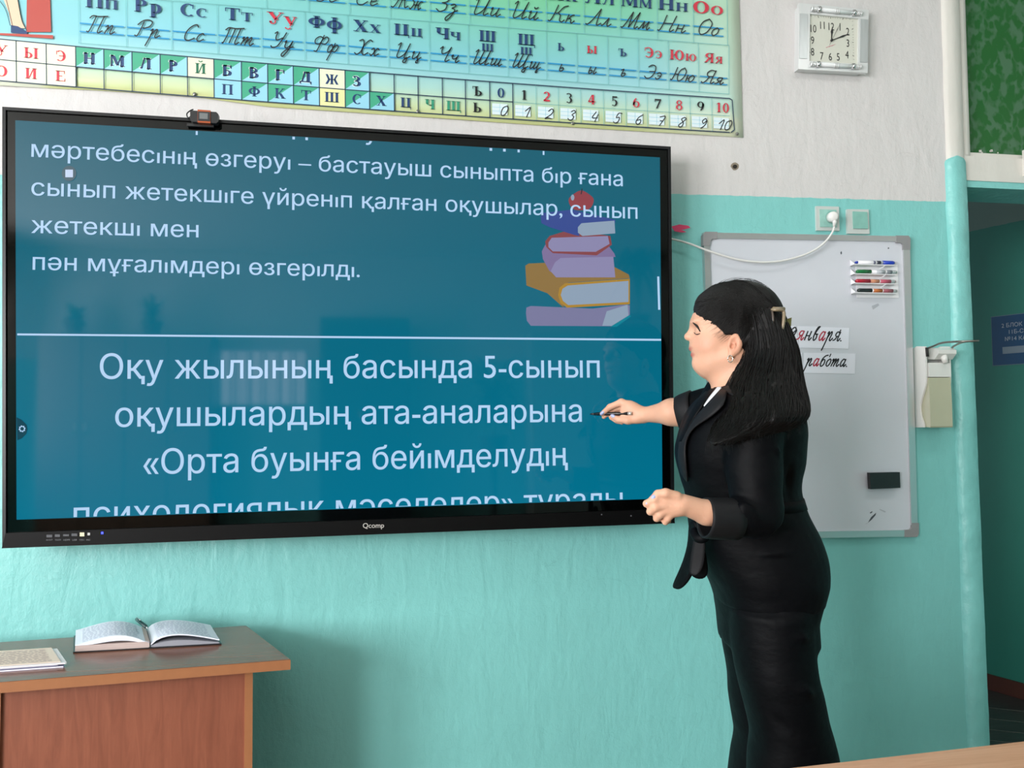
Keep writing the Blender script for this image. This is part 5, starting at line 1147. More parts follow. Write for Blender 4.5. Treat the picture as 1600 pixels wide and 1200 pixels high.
def npmesh(name, P, Q, mats, parent, **k):
    me = bpy.data.meshes.new(name); me.vertices.add(len(P)); me.vertices.foreach_set('co', np.asarray(P, np.float32).ravel())
    me.loops.add(Q.size); me.loops.foreach_set('vertex_index', Q.ravel().astype(np.int32)); me.polygons.add(len(Q)); me.polygons.foreach_set('loop_start', np.arange(0, Q.size, 4, dtype=np.int32))
    me.update(calc_edges=True); me.polygons.foreach_set('use_smooth', np.ones(len(Q), bool)); return link(name, me, mats, parent, **k)
PEL = C(1205, 905, 2.05)
person = thing('person', 'woman with long black hair in a black velvet suit writing on the display', 'person', (PEL[0], PEL[1], 0))
# ------------------------------------------------ body: one surface, head to thighs
B_ = Field((*(np.minimum(C(915, 640, 2.5), C(1310, 900, 1.6))[:2]-.0), .62), (*(np.maximum(C(1320, 640, 2.5), C(1000, 900, 2.42))[:2]), 1.64), .0027)
lo_x = float(C(1000, 800, 1.75)[0])-.05
B_ = Field((min(float(C(925, 648, 2.3)[0]), lo_x)-.03, float(C(1180, 800, 1.68)[1])-.02, .62), (float(C(1290, 850, 2.2)[0]), -FRONT+.0, 1.63), .0027)
def hc(a, b, ra, rb, k=.01, sub=False): B_.cone(H(*a), H(*b), ra, rb, k, sub)
def he(c, r, k=.01, sub=False, M=HM): B_.ell(H(*c), r, M, k, sub)
he((.000, 0, .074), (.100, .072, .086), .02)
he((.046, 0, .064), (.064, .058, .058), .02)
he((.050, 0, .012), (.058, .056, .064), .02)
for s in (-1, 1):
    he((.062, s*.030, .010), (.036, .030, .034), .02); hc((.004, s*.050, -.012), (.060, s*.026, -.040), .020, .018, .025)
he((.052, 0, -.034), (.050, .044, .028), .025)
he((.087, 0, -.037), (.0195, .021, .017), .016)
hc((.062, 0, -.050), (.012, 0, -.075), .026, .046, .03)
hc((-.004, 0, -.03), (-.020, 0, -.17), .056, .058, .03)
he((.091, 0, .008), (.024, .030, .022), .014)
for s in (-1, 1):
    he((.097, s*.021, .069), (.013, .026, .008), .014)
    he((.1095, s*.033, .046), (.013, .017, .013), .010, True)
    he((.0915, s*.033, .0455), (.0125, .0155, .0120), .004)
    he((.1035, s*.0115, .0285), (.0085, .0060, .0070), .005)
hc((.103, 0, .058), (.1165, 0, .0355), .0070, .0098, .010)
he((.1175, 0, .0335), (.0095, .0085, .0080), .006)
he((.1055, 0, .0025), (.0105, .019, .0058), .004); he((.1020, 0, -.0135), (.0105, .0165, .0068), .004)
he((.116, 0, -.0058), (.010, .022, .0012), .003, True)
for s in (-1, 1):                # ears
    tilt = math.radians(12); ef = hf*math.cos(tilt)+UP*math.sin(tilt); eu_ = -hf*math.sin(tilt)+UP*math.cos(tilt); em = np.array([ef, hl*s, eu_])
    he((.009, s*.072, .005), (.0185, .0085, .0285), .004, M=em)
    he((.012, s*.081, .006), (.0105, .0070, .0190), .003, True, M=em)
    he((.013, s*.0745, .000), (.0065, .0060, .0105), .003, M=em); he((.016, s*.077, .000), (.0050, .0065, .0070), .002, True, M=em)
    he((.018, s*.071, -.0215), (.0085, .0060, .0085), .004, M=em)
# trunk (under the clothes)
def bc(a, b, ra, rb, k=.03): B_.cone(C(*a), C(*b), ra, rb, k)
TM = np.array([cx_r, cz_f, UP])
B_.ell(C(1162, 680, 2.04), (.105, .165, .13), TM, .05); B_.ell(C(1165, 770, 2.04), (.095, .13, .12), TM, .05); B_.ell(C(1190, 860, 2.05), (.115, .155, .12), TM, .05)
bc((1168, 590, 2.05), (1165, 640, 2.04), .056, .08); bc((1195, 890, 2.0), (1208, 985, 1.99), .07, .065); bc((1190, 890, 2.11), (1195, 985, 2.12), .07, .065)
# near (left) arm
bc((1185, 660, 1.92), (1188, 795, 1.85), .042, .034); bc((1184, 806, 1.85), (1125, 806, 1.808), .030, .026, .008); bc((1125, 806, 1.808), (1104, 801, 1.79), .026, .0275, .008); bc((1104, 801, 1.79), (1068, 788, 1.775), .0275, .0225, .008)
def sgm(P_, r, k=.004):
    for (a, b), (r0, r1) in zip(zip(P_, P_[1:]), zip(r, r[1:])): B_.cone(C(*a), C(*b), r0, r1, k)
nm = CV([1, 0, 0]), CV([0, 0, 1]), CV([0, 1, 0])
B_.ell(C(1047, 788, 1.775), (.031, .0175, .0235), np.array([CV([.96, .26, 0]), CV([0, 0, 1]), CV([-.26, .96, 0])]), .015)
B_.cone(C(1060, 789, 1.775), C(1040, 782, 1.772), .019, .014, .012); B_.cone(C(1058, 792, 1.775), C(1046, 801, 1.775), .018, .012, .012)
sgm([(1057, 776, 1.765), (1040, 770.5, 1.760), (1028, 772, 1.765), (1020, 778.5, 1.770)], (.0125, .0100, .0088, .0068), .006)          # thumb
sgm([(1038, 782, 1.768), (1022, 781, 1.766), (1010.5, 787, 1.775), (1017, 791, 1.792)], (.0110, .0092, .0080, .0065), .0045)           # index
sgm([(1039, 790, 1.768), (1024, 793, 1.764), (1016, 799.5, 1.774), (1024, 801, 1.790)], (.0108, .0092, .0078, .0065), .0045)
sgm([(1042, 797, 1.770), (1031, 804, 1.768), (1026, 810, 1.777), (1033, 810, 1.791)], (.0102, .0088, .0074, .0062), .0045)
sgm([(1050, 801, 1.772), (1043, 810, 1.772), (1039.5, 815.5, 1.779), (1045, 814.5, 1.790)], (.0092, .0078, .0066, .0056), .0045)
# far (right) arm: the hand holds the stylus on the glass
def ZS(px, py): P = W(px, py, FRONT); return float((R.T @ (P-CAM))[2])
z0 = ZS(922, 647)
bc((1125, 635, 2.17), (1085, 646, 2.20), .05, .045); bc((1085, 644, 2.20), (1050, 644, 2.215), .043, .0345, .02); bc((1050, 644, 2.215), (1007, 648, z0-.105), .0345, .0205, .02)
zh = z0-.085
B_.ell(C(985, 643.5, zh-.01), (.030, .016, .0275), np.array([CV([.95, .15, -.25]), CV([.25, 0, .95]), CV([-.15, .98, 0])]), .014)
B_.cone(C(1003, 648, zh-.018), C(984, 634, zh-.008), .020, .0135, .014); B_.cone(C(1003, 650, zh-.018), C(986, 653, zh-.01), .0175, .0120, .012)
sgm([(982, 633, zh-.008), (971, 628.5, zh+.002), (953, 636, zh+.022), (940.5, 646.5, zh+.042)], (.0125, .0105, .0090, .0068), .0045)      # index
sgm([(982, 640, zh+.006), (967, 636, zh+.022), (952, 643, zh+.040), (943.5, 651.5, zh+.050)], (.0115, .0100, .0085, .0066), .004)      # middle
sgm([(983, 647, zh+.014), (968, 645, zh+.034), (956, 652, zh+.044), (962, 657.5, zh+.036)], (.0105, .0094, .0080, .0065), .004)        # ring
sgm([(986, 652, zh+.018), (974, 653, zh+.036), (965, 658, zh+.040), (972, 660.5, zh+.030)], (.0095, .0082, .0070, .0058), .004)        # little
sgm([(996, 655, zh-.020), (981, 657, zh-.018), (967, 655.5, zh+.000), (956.5, 650.5, zh+.020)], (.0130, .0108, .0092, .0072), .006)    # thumb
BP, BQ = B_.mesh()
M_skin = mat('skin', '#ffffff', rough=.48, spec=.4, bump=.0004, bscale=500)
M_skin.node_tree.nodes['Principled BSDF'].inputs['Subsurface Weight'].default_value = .12
M_skin.node_tree.nodes['Principled BSDF'].inputs['Subsurface Radius'].default_value = (.012, .004, .002)
body = npmesh('body', BP, BQ, M_skin, person); bw = body.modifiers.new('soften', 'SMOOTH'); bw.factor = .5; bw.iterations = 2
q = (BP-HO) @ HM.T; base = np.array(lin('#d9a78c')); col = np.tile(base, (len(BP), 1))
def tint(c, r, hexc, amt):
    d = np.linalg.norm((q-np.array(c))/np.array(r), axis=1); w_ = np.clip(1.4-d*1.0, 0, 1)[:, None]*amt; w_ = np.minimum(w_, amt); global col; col = col*(1-w_)+np.array(lin(hexc))*w_
for s in (-1, 1): tint((.085, s*.045, .012), (.03, .025, .022), '#d98f7c', .35); tint((.013, s*.08, .005), (.016, .02, .026), '#cf8468', .5); tint((.10, s*.033, .052), (.02, .018, .008), '#a87763', .35)
tint((.112, 0, .0022), (.014, .021, .0052), '#a83f42', .9); tint((.108, 0, -.0135), (.014, .019, .0065), '#a83f42', .9)
noi = np.array([mnoise.noise(Vector(tuple(p*28))) for p in BP[::1]]) if len(BP) < 400000 else 0
col = col*(1+.05*noi[:, None])
at = body.data.color_attributes.new('tone', 'FLOAT_COLOR', 'POINT'); at.data.foreach_set('color', np.concatenate([np.clip(col, 0, 1), np.ones((len(col), 1))], 1).astype(np.float32).ravel())
an = N(M_skin.node_tree, 'ShaderNodeAttribute'); an.attribute_name = 'tone'; M_skin.node_tree.links.new(an.outputs['Color'], M_skin.node_tree.nodes['Principled BSDF'].inputs['Base Color'])
# eyebrow, lashes
M_brow = mat('brow_black', '#1a1413', rough=.8)
from mathutils.bvhtree import BVHTree
BB = BVHTree.FromPolygons([tuple(map(float, p)) for p in BP], [tuple(map(int, f)) for f in BQ])
def on_face(px, py):             # a mark on the near side of the face
    r = ray(px, py); h_ = BB.ray_cast(Vector(tuple(CAM)), Vector(tuple(r/np.linalg.norm(r)))); return np.array(h_[0])-r*.0012 if h_[0] is not None else H(.1, .03, .05)
def mirrored(p): d = p-HO; return p-2*hl*np.dot(d, hl)
for nm_, marks, w0, w1 in (('eyebrow', [(1082.6, 504), (1086, 506.5), (1090, 511), (1094, 518)], .0009, .0021), ('eyelashes', [(1084, 519.5), (1087, 522), (1090, 522.5), (1094, 521)], .0004, .0010)):
    P_ = catmull([on_face(*q) for q in marks], 5); rs = [w0+w1*math.sin(math.pi*(i+1)/(len(P_)+1)) for i in range(len(P_))]
    tubeo(nm_, P_, rs, M_brow, person, 6); tubeo(nm_, [mirrored(p) for p in P_], rs, M_brow, person, 6)
M_nail = mat('nail_pale_blue', '#aab4e0', rough=.2)
for a, b_, r in ((C(1024, 774.6, 1.760), C(1018.5, 779, 1.763), .0052), (C(943.5, 643.2, zh+.030), C(938.8, 647.6, zh+.038), .0048), (C(961, 651.5, zh+.006), C(955, 648.8, zh+.014), .0052), (C(1013, 784.5, 1.769), C(1009, 788.2, 1.770), .0044)):
    bm = bmesh.new(); bmesh.ops.create_uvsphere(bm, u_segments=12, v_segments=8, radius=1)
    d = Vector(tuple(b_-a)); o_ = bmobj('fingernail', bm, M_nail, person, smooth=True)
    Rm = d.to_track_quat('Z', 'Y').to_matrix().to_4x4(); o_.data.transform(Matrix.Translation(Vector(tuple((a+b_)/2))) @ Rm @ Matrix.Diagonal((r, r, d.length*.62, 1)))
# ------------------------------------------------ clothes
def ring3(y, xl, xr, zc, hz, n=40, p=2.3):
    c = C((xl+xr)/2, y, zc); hw = (xr-xl)/2*zc/F; out = []
    for i in range(n):
        a = 2*math.pi*i/n; ca, sa = math.cos(a), math.sin(a); k_ = 1/((abs(ca)**p+abs(sa)**p)**(1/p)); out.append(c+cx_r*ca*k_*hw*.995+cz_f*sa*k_*hz)
    return out
def resample(rings, m):
    A_ = np.array(rings, float); t = np.linspace(0, len(A_)-1, m); P_ = catmull(list(A_), 8); return [P_[int(round(x/(len(A_)-1)*(len(P_)-1)))] for x in t]
def loft3(bm, rings, cap=True):
    vs = [[bm.verts.new(tuple(p)) for p in r] for r in rings]; n = len(vs[0])
    for a, b in zip(vs, vs[1:]):
        for j in range(n): bm.faces.new((a[j], a[(j+1) % n], b[(j+1) % n], b[j]))
    if cap: bm.faces.new(vs[0][::-1]); bm.faces.new(vs[-1])
def bake(o, mods):               # apply modifiers through the dependency graph
    bpy.context.view_layer.update(); ev = o.evaluated_get(bpy.context.evaluated_depsgraph_get()); me = bpy.data.meshes.new_from_object(ev); o.modifiers.clear(); o.data = me
    me.polygons.foreach_set('use_smooth', np.ones(len(me.polygons), bool)); return me
def cloth(name, bm, m, folds, vox=.006, smooth=6, noise_amp=.003, nscale=(7, 7, 16)):
    o = bmobj(name, bm, m, person); r = o.modifiers.new('r', 'REMESH'); r.mode = 'VOXEL'; r.voxel_size = vox
    s = o.modifiers.new('s', 'SMOOTH'); s.factor = .5; s.iterations = smooth; me = bake(o, None)
    V = np.empty(len(me.vertices)*3, np.float32); me.vertices.foreach_get('co', V); V = V.reshape(-1, 3); Nn = np.empty(len(V)*3, np.float32); me.vertices.foreach_get('normal', Nn); Nn = Nn.reshape(-1, 3)
    D_ = np.array([mnoise.noise(Vector((p[0]*nscale[0], p[1]*nscale[1], p[2]*nscale[2]))) for p in V])*noise_amp
    for (a, b, wd, amp) in folds:                                   # a fold: ridge along the segment a-b
        a = np.array(a); b = np.array(b); ab = b-a; t = np.clip(((V-a) @ ab)/(ab @ ab), 0, 1); d = np.linalg.norm(V-a-t[:, None]*ab, axis=1)
        D_ += 1.5*amp*np.exp(-(d/wd)**2)*np.sin(np.pi*np.clip(t, .06, .94))
    V += Nn*D_[:, None].astype(np.float32); me.vertices.foreach_set('co', V.ravel()); me.update(); return o
M_vel = mat('black_velvet', '#020306', rough=.6, spec=.12, sheen=.01, bump=.006, bscale=9, stretch=(1, 1, 1.7))
M_vel.node_tree.nodes['Principled BSDF'].inputs['Sheen Roughness'].default_value = .35; M_vel.node_tree.nodes['Principled BSDF'].inputs['Sheen Tint'].default_value = (.35, .4, .6, 1)
M_sat = mat('black_satin', '#141417', rough=.6, spec=.25, bump=.0002, bscale=900)
TR = [(598, 1136, 1200, 2.03, .085), (610, 1112, 1222, 2.03, .13), (626, 1088, 1238, 2.03, .165), (650, 1073, 1249, 2.03, .18), (680, 1062, 1252, 2.035, .178), (715, 1058, 1251, 2.04, .17), (745, 1065, 1247, 2.04, .155), (770, 1074, 1246, 2.04, .148),
      (800, 1077, 1256, 2.04, .155), (832, 1080, 1271, 2.045, .168), (870, 1092, 1284, 2.05, .182), (900, 1107, 1285, 2.05, .186), (922, 1117, 1279, 2.05, .182), (938, 1121, 1275, 2.05, .178)]
bm = bmesh.new(); loft3(bm, [ring3(*r) for r in resample(TR, 30)])
def arm(bm, P_, r, n=24): tube(bm, catmull([C(*p) for p in P_], 4), list(np.interp(np.linspace(0, len(P_)-1, (len(P_)-1)*4+1), range(len(P_)), r)), n)
arm(bm, [(1178, 632, 1.935), (1177, 675, 1.885), (1178, 725, 1.865), (1181, 770, 1.85), (1186, 806, 1.835), (1168, 808, 1.82), (1142, 808, 1.81)], [.062, .068, .066, .060, .053, .047, .043])
arm(bm, [(1150, 640, 2.13), (1118, 642, 2.165), (1094, 642, 2.19), (1072, 644, 2.205)], [.072, .070, .060, .050])
f3 = lambda x0, y0, x1, y1, z_, wd, amp: (C(x0, y0, z_), C(x1, y1, z_), wd, amp)
folds = [f3(1075, 695, 1128, 692, 1.88, .007, .006), f3(1078, 712, 1105, 700, 1.88, .006, .006), f3(1195, 690, 1222, 712, 1.82, .007, .006), f3(1160, 660, 1200, 672, 1.83, .008, .004), f3(1130, 715, 1140, 760, 1.83, .008, -.008),
         f3(1150, 780, 1190, 812, 1.78, .007, .007), f3(1155, 785, 1175, 830, 1.78, .006, .006), f3(1160, 800, 1200, 838, 1.79, .006, -.005), f3(1130, 862, 1170, 866, 1.87, .007, .006), f3(1165, 866, 1250, 864, 1.87, .006, .007), f3(1135, 876, 1185, 884, 1.87, .006, .006),
         f3(1120, 888, 1172, 902, 1.87, .006, .005), f3(1215, 815, 1262, 795, 1.88, .008, .006), f3(1222, 832, 1268, 822, 1.88, .008, -.005), f3(1070, 768, 1095, 760, 1.92, .007, .006), f3(1085, 775, 1145, 770, 1.90, .006, .005), f3(1100, 735, 1135, 742, 1.88, .007, .004), f3(1225, 700, 1240, 800, 1.9, .01, -.006)]
jacket = cloth('jacket', bm, M_vel, folds)
TRa = np.array(TR)
BJ = BVHTree.FromPolygons([tuple(v.co) for v in jacket.data.vertices], [tuple(p.vertices) for p in jacket.data.polygons])
def tor(px, py, off=.006):       # point on the near side of the jacket front seen at (px,py)
    d_ = ray(px, py); d_ = d_/np.linalg.norm(d_)
    for B2 in (BJ, BB):
        h_ = B2.ray_cast(Vector(tuple(CAM)), Vector(tuple(d_)))
        if h_[0] is not None and (C(px, py, 2.3)-np.array(h_[0])) @ d_ > 0: return np.array(h_[0])-d_*(off+.002)
    r = [float(np.interp(py, TRa[:, 0], TRa[:, k])) for k in range(5)]; xc, hw = (r[1]+r[2])/2, (r[2]-r[1])/2
    u = max(-.995, min(.995, (px-xc)/hw)); w_ = (1-abs(u)**2.3)**(1/2.3); zd = r[3]-r[4]*w_-off; return C(px, py, zd)
def patch(name, left, right, m, off=.006, thick=.004, curl=0):
    """ribbon of cloth between two edges (pixel polylines) laid on the jacket"""
    L_ = catmull([np.array(p, float) for p in left], 4); R__ = catmull([np.array(p, float) for p in right], 4); n = 18; V = []; Fc = []
    def at2(P_, t): i = min(int(t*(len(P_)-1)), len(P_)-2); f = t*(len(P_)-1)-i; return P_[i]*(1-f)+P_[i+1]*f
    for i in range(n+1):
        a, b = at2(L_, i/n), at2(R__, i/n)
        for j in range(5):
            p = a*(1-j/4)+b*j/4; V.append(tor(p[0], p[1], off+curl*math.sin(math.pi*j/4)))
    for i in range(n):
        for j in range(4): Fc.append((i*5+j, i*5+j+1, i*5+j+6, i*5+j+5))
    o = mesh(name, V, Fc, m, person, smooth=True); s = o.modifiers.new('t', 'SOLIDIFY'); s.thickness = thick; s.offset = 0; return o
patch('lapel', [(1127, 608), (1104, 633), (1084, 655), (1067, 680), (1060, 706), (1063, 735), (1073, 752)], [(1136, 612), (1130, 633), (1111, 651), (1086, 668), (1075, 684), (1071, 705), (1075, 752)], M_sat, .017, .004, .003)
# far lapel and collar rise behind the throat
def sheet(name, pts, m, thick=.005):
    V = [C(*p) for p in pts]; n = len(V)//2; Fc = [(i, i+1, n+i+1, n+i) for i in range(n-1)]; o = mesh(name, V, Fc, m, person, smooth=True)
    o.modifiers.new('s', 'SUBSURF').levels = 2; o.modifiers['s'].render_levels = 2; s = o.modifiers.new('t', 'SOLIDIFY'); s.thickness = thick; s.offset = 0; return o
sheet('collar', [(1113, 590, 2.10), (1104, 601, 2.11), (1094, 622, 2.11), (1078, 645, 2.08), (1064, 672, 2.05), (1060, 700, 2.03), (1127, 600, 2.04), (1120, 608, 2.04), (1106, 624, 2.03), (1088, 648, 2.0), (1070, 674, 1.99), (1064, 700, 1.985)], M_vel)
patch('shirt', [(1121, 605), (1116, 611), (1109, 620), (1100, 634)], [(1127, 605), (1126, 612), (1119, 624), (1102, 638)], mat('white_shirt', '#e9e9ee', rough=.7), .015, .003)
patch('far_lapel', [(1108, 606), (1096, 618), (1083, 634), (1066, 668), (1060, 690)], [(1120, 606), (1110, 618), (1097, 636), (1080, 662), (1066, 690)], M_vel, .019, .004, .003)
sheet('collar', [(1190, 585, 1.99), (1168, 592, 1.955), (1150, 598, 1.955), (1136, 604, 1.96), (1126, 607, 1.965), (1205, 606, 1.94), (1175, 616, 1.90), (1155, 620, 1.895), (1143, 618, 1.90), (1135, 614, 1.925)], M_sat)
# cuffs: turned-back satin
def cuff(P_, r, name='cuff'):
    bm = bmesh.new(); a = catmull([C(*p) for p in P_], 3); rs = list(np.interp(np.linspace(0, 1, len(a)), np.linspace(0, 1, len(r)), r)); tube(bm, a, rs, 28, cap=False)
    o = bmobj(name, bm, M_sat, person, smooth=True); s = o.modifiers.new('t', 'SOLIDIFY'); s.thickness = .005; s.offset = -1
cuff([(1101, 809, 1.795), (1116, 810, 1.80), (1150, 811, 1.815)], [.0455, .0465, .0475]); cuff([(1056.5, 647, 2.213), (1066, 645, 2.208), (1084, 642, 2.195)], [.043, .051, .058])
# flaps of the jacket and the tied belt ends
sheet('jacket_flap', [(1076, 812, 2.02), (1078, 845, 2.04), (1068, 880, 2.06), (1056, 905, 2.08), (1050, 920, 2.09), (1090, 812, 1.97), (1092, 850, 1.99), (1086, 885, 2.0), (1078, 905, 2.02), (1062, 922, 2.04)], M_vel, .006)
sheet('jacket_flap', [(1078, 850, 1.97), (1078, 880, 1.975), (1079, 904, 1.98), (1100, 850, 1.94), (1104, 880, 1.94), (1108, 906, 1.95)], M_vel, .006)
sheet('belt_end', [(1085, 834, 1.93), (1081, 860, 1.935), (1078, 882, 1.94), (1077, 899, 1.94), (1103, 838, 1.91), (1101, 865, 1.915), (1100, 885, 1.92), (1090, 901, 1.925)], M_sat, .005)
bm = bmesh.new(); tube(bm, catmull([C(1084, 830, 1.945), C(1090, 840, 1.92), C(1100, 840, 1.91), C(1106, 832, 1.92)], 4), .012, 12); bmobj('belt_knot', bm, M_vel, person, smooth=True)
bm = bmesh.new(); nr_ = [ring3(y, xl-2, xr+1.5, zc, hz+.004) for y, xl, xr, zc, hz in ((776, 1074, 1247, 2.04, .15), (792, 1076, 1252, 2.04, .152))]; loft3(bm, nr_, False)
o = bmobj('waist_belt', bm, M_vel, person, smooth=True); s = o.modifiers.new('t', 'SOLIDIFY'); s.thickness = .005
# trousers: two wide legs
bm = bmesh.new()
hip = [(895, 1112, 1281, 2.05, .176), (930, 1121, 1276, 2.05, .176), (962, 1126, 1267, 2.05, .172), (1000, 1129, 1270, 2.05, .168)]
loft3(bm, [ring3(*r) for r in hip])
far = [(950, 1124, 1240, 2.12, .10), (1000, 1129, 1238, 2.13, .10), (1050, 1137, 1236, 2.13, .10), (1085, 1139, 1232, 2.13, .10), (1125, 1146, 1230, 2.13, .10), (1150, 1150, 1228, 2.13, .105), (1190, 1144, 1226, 2.13, .11), (1290, 1136, 1224, 2.13, .115), (1395, 1128, 1222, 2.13, .12)]
near = [(950, 1140, 1270, 1.97, .11), (1000, 1144, 1270, 1.965, .105), (1050, 1152, 1275, 1.96, .105), (1085, 1160, 1284, 1.96, .105), (1125, 1170, 1292, 1.96, .105), (1150, 1174, 1299, 1.96, .11), (1190, 1170, 1308, 1.96, .115), (1290, 1172, 1322, 1.96, .12), (1425, 1178, 1336, 1.96, .125)]
for L_ in (far, near): loft3(bm, [ring3(*r, p=2.1) for r in resample(L_, 26)])
fo = [f3(1122, 935, 1178, 1100, 1.86, .010, .006), f3(1178, 1100, 1240, 1150, 1.86, .012, -.006), f3(1240, 1070, 1282, 1092, 1.86, .007, .008), f3(1220, 1105, 1244, 1128, 1.85, .006, .006), f3(1235, 990, 1268, 1000, 1.87, .008, .006), f3(1262, 930, 1278, 940, 1.95, .006, .007), f3(1258, 955, 1270, 962, 1.95, .006, .006), f3(1262, 1000, 1273, 1003, 1.95, .006, .007)]
trousers = cloth('trousers', bm, M_vel, fo, vox=.008, smooth=4, noise_amp=.006, nscale=(9, 9, 3))
for x, z_ in ((1160, 2.12), (1205, 1.97)):
    p = C(x, 1400, z_); bm = bmesh.new(); tip_ = np.array([p[0], p[1], .035]); 
    tube(bm, [tip_-hf*.10, tip_-hf*.06, tip_, tip_+hf*.08, tip_+hf*.13], [.022, .034, .036, .034, .018], 14)
    for v in bm.verts: v.co.z = max(0.0, .035+(v.co.z-.035)*.95)
    bmobj('shoe', bm, mat('shoe_black', '#101012', rough=.3), person, smooth=True)
# ------------------------------------------------ hair
M_hair = mat('hair_black', '#090707', rough=.5, spec=.28)
M_hair.node_tree.nodes['Principled BSDF'].inputs['Anisotropic'].default_value = .6
_nt = M_hair.node_tree; _at = N(_nt, 'ShaderNodeTexCoord'); _mp = N(_nt, 'ShaderNodeMapping'); _mp.inputs['Scale'].default_value = (420, 420, 14); _nt.links.new(_at.outputs['Object'], _mp.inputs[0])
_nz = N(_nt, 'ShaderNodeTexNoise', Scale=1.0, Detail=3.0); _nt.links.new(_mp.outputs[0], _nz.inputs['Vector']); _bp = N(_nt, 'ShaderNodeBump', Strength=.6, Distance=.0012); _nt.links.new(_nz.outputs[0], _bp.inputs['Height']); _nt.links.new(_bp.outputs[0], _nt.nodes['Principled BSDF'].inputs['Normal'])
HF = Field(H(.125, 0, -.04)-np.array([.03, .20, .02]), H(-.13, 0, .19)+np.array([.03, .20, .02]), .003)
HF.ell(H(-.008, 0, .084), (.106, .081, .093), HM, .01); HF.ell(H(.030, 0, .096), (.077, .068, .064), HM, .02); HF.ell(H(-.062, 0, .055), (.058, .070, .090), HM, .03)
HF.ell(H(-.02, 0, .02), (.062, .080, .05), HM, .02)
# cut the face out: extruded outline in profile
fp = [(1040, 468), (1088, 468), (1090, 484), (1096, 502), (1107, 518), (1121, 531), (1131, 537), (1137, 530), (1145, 526), (1155, 529), (1159, 545), (1154, 620), (1040, 620)]
fp = np.array([((1149-x)/610/math.cos(YAW), (545-y)/610) for x, y in fp])
sl, p = HF.block(HF.lo, HF.lo+HF.n*HF.h, 0); qq = (p-HO.astype(np.float32)) @ HM.T.astype(np.float32); X, Y = qq[..., 0]-.017*np.abs(qq[..., 1])/.075, qq[..., 2]
dm = np.full(X.shape, 9., np.float32); ins_ = np.zeros(X.shape, bool)
for i in range(len(fp)):
    a, b = fp[i-1], fp[i]; e = b-a; t = np.clip(((X-a[0])*e[0]+(Y-a[1])*e[1])/(e @ e), 0, 1); dm = np.minimum(dm, np.hypot(X-a[0]-t*e[0], Y-a[1]-t*e[1]))
    ins_ ^= ((a[1] > Y) != (b[1] > Y)) & (X < (b[0]-a[0])*(Y-a[1])/(b[1]-a[1]+1e-12)+a[0])
HF.put(sl, np.where(ins_, -dm, dm).astype(np.float32), .008, True)
CP, CQ = HF.mesh()
FALL = [(470, 1160, 1196, 2.04, .05), (490, 1156, 1216, 2.03, .078), (515, 1160, 1227, 2.02, .085), (548, 1162, 1240, 2.00, .092), (576, 1152, 1245, 1.99, .10), (606, 1137, 1250, 1.965, .11), (632, 1129, 1256, 1.935, .12), (652, 1122, 1254, 1.905, .12), (668, 1117, 1240, 1.875, .085), (682, 1111, 1190, 1.85, .055), (694, 1107, 1140, 1.84, .03)]
bm = bmesh.new(); loft3(bm, [ring3(*r, p=2.0) for r in resample(FALL, 24)])
i0 = len(bm.verts); vv = [bm.verts.new(tuple(c)) for c in CP]
for f in CQ: bm.faces.new([vv[i] for i in f])
hair = bmobj('hair', bm, M_hair, person); r = hair.modifiers.new('r', 'REMESH'); r.mode = 'VOXEL'; r.voxel_size = .0035; s = hair.modifiers.new('s', 'SMOOTH'); s.factor = .5; s.iterations = 3; me = bake(hair, None)
V = np.empty(len(me.vertices)*3, np.float32); me.vertices.foreach_get('co', V); V = V.reshape(-1, 3); Nn = np.empty(len(V)*3, np.float32); me.vertices.foreach_get('normal', Nn); Nn = Nn.reshape(-1, 3)
zz2 = V[:, 2]-HO[2]; am = np.clip(.0012+.006*np.clip(-zz2/.12, 0, 1), 0, .006)
D_ = np.array([mnoise.noise(Vector((p[0]*55, p[1]*55, p[2]*5)))+.5*mnoise.noise(Vector((p[0]*120, p[1]*120, p[2]*9))) for p in V])*am
V += Nn*D_[:, None].astype(np.float32); me.vertices.foreach_set('co', V.ravel()); me.update()
# loose strands over the mass
rnd = random.Random(5); SV = []; SF = []
from mathutils.bvhtree import BVHTree
BV = BVHTree.FromPolygons([tuple(map(float, p)) for p in V], [tuple(p.vertices) for p in me.polygons]); BC = H(-.01, 0, .07)
def on_hair(p, off=.0012):
    d = np.array(p)-BC; d /= np.linalg.norm(d); h_ = BV.ray_cast(Vector(tuple(BC+d*.3)), Vector(tuple(-d)))
    return np.array(h_[0])+d*off if h_[0] is not None and np.linalg.norm(np.array(h_[0])-np.array(p)) < .018 else np.array(p)
def strand(P_, w0):
    P_ = [np.array(p, float) for p in P_]; n0 = len(SV)
    for i, p in enumerate(P_):
        t = P_[min(i+1, len(P_)-1)]-P_[max(i-1, 0)]; v = CAM-p; s_ = np.cross(t, v); s_ /= (np.linalg.norm(s_)+1e-9); w_ = w0*(1-(i/(len(P_)-1))**2*.9); u_ = v/np.linalg.norm(v)*w_*.8
        SV.extend([p-s_*w_, p+s_*w_, p+u_])
    for i in range(len(P_)-1):
        a = n0+i*3
        for j in range(3): SF.append((a+j, a+(j+1) % 3, a+3+(j+1) % 3, a+3+j))
RS = resample(FALL, 24)
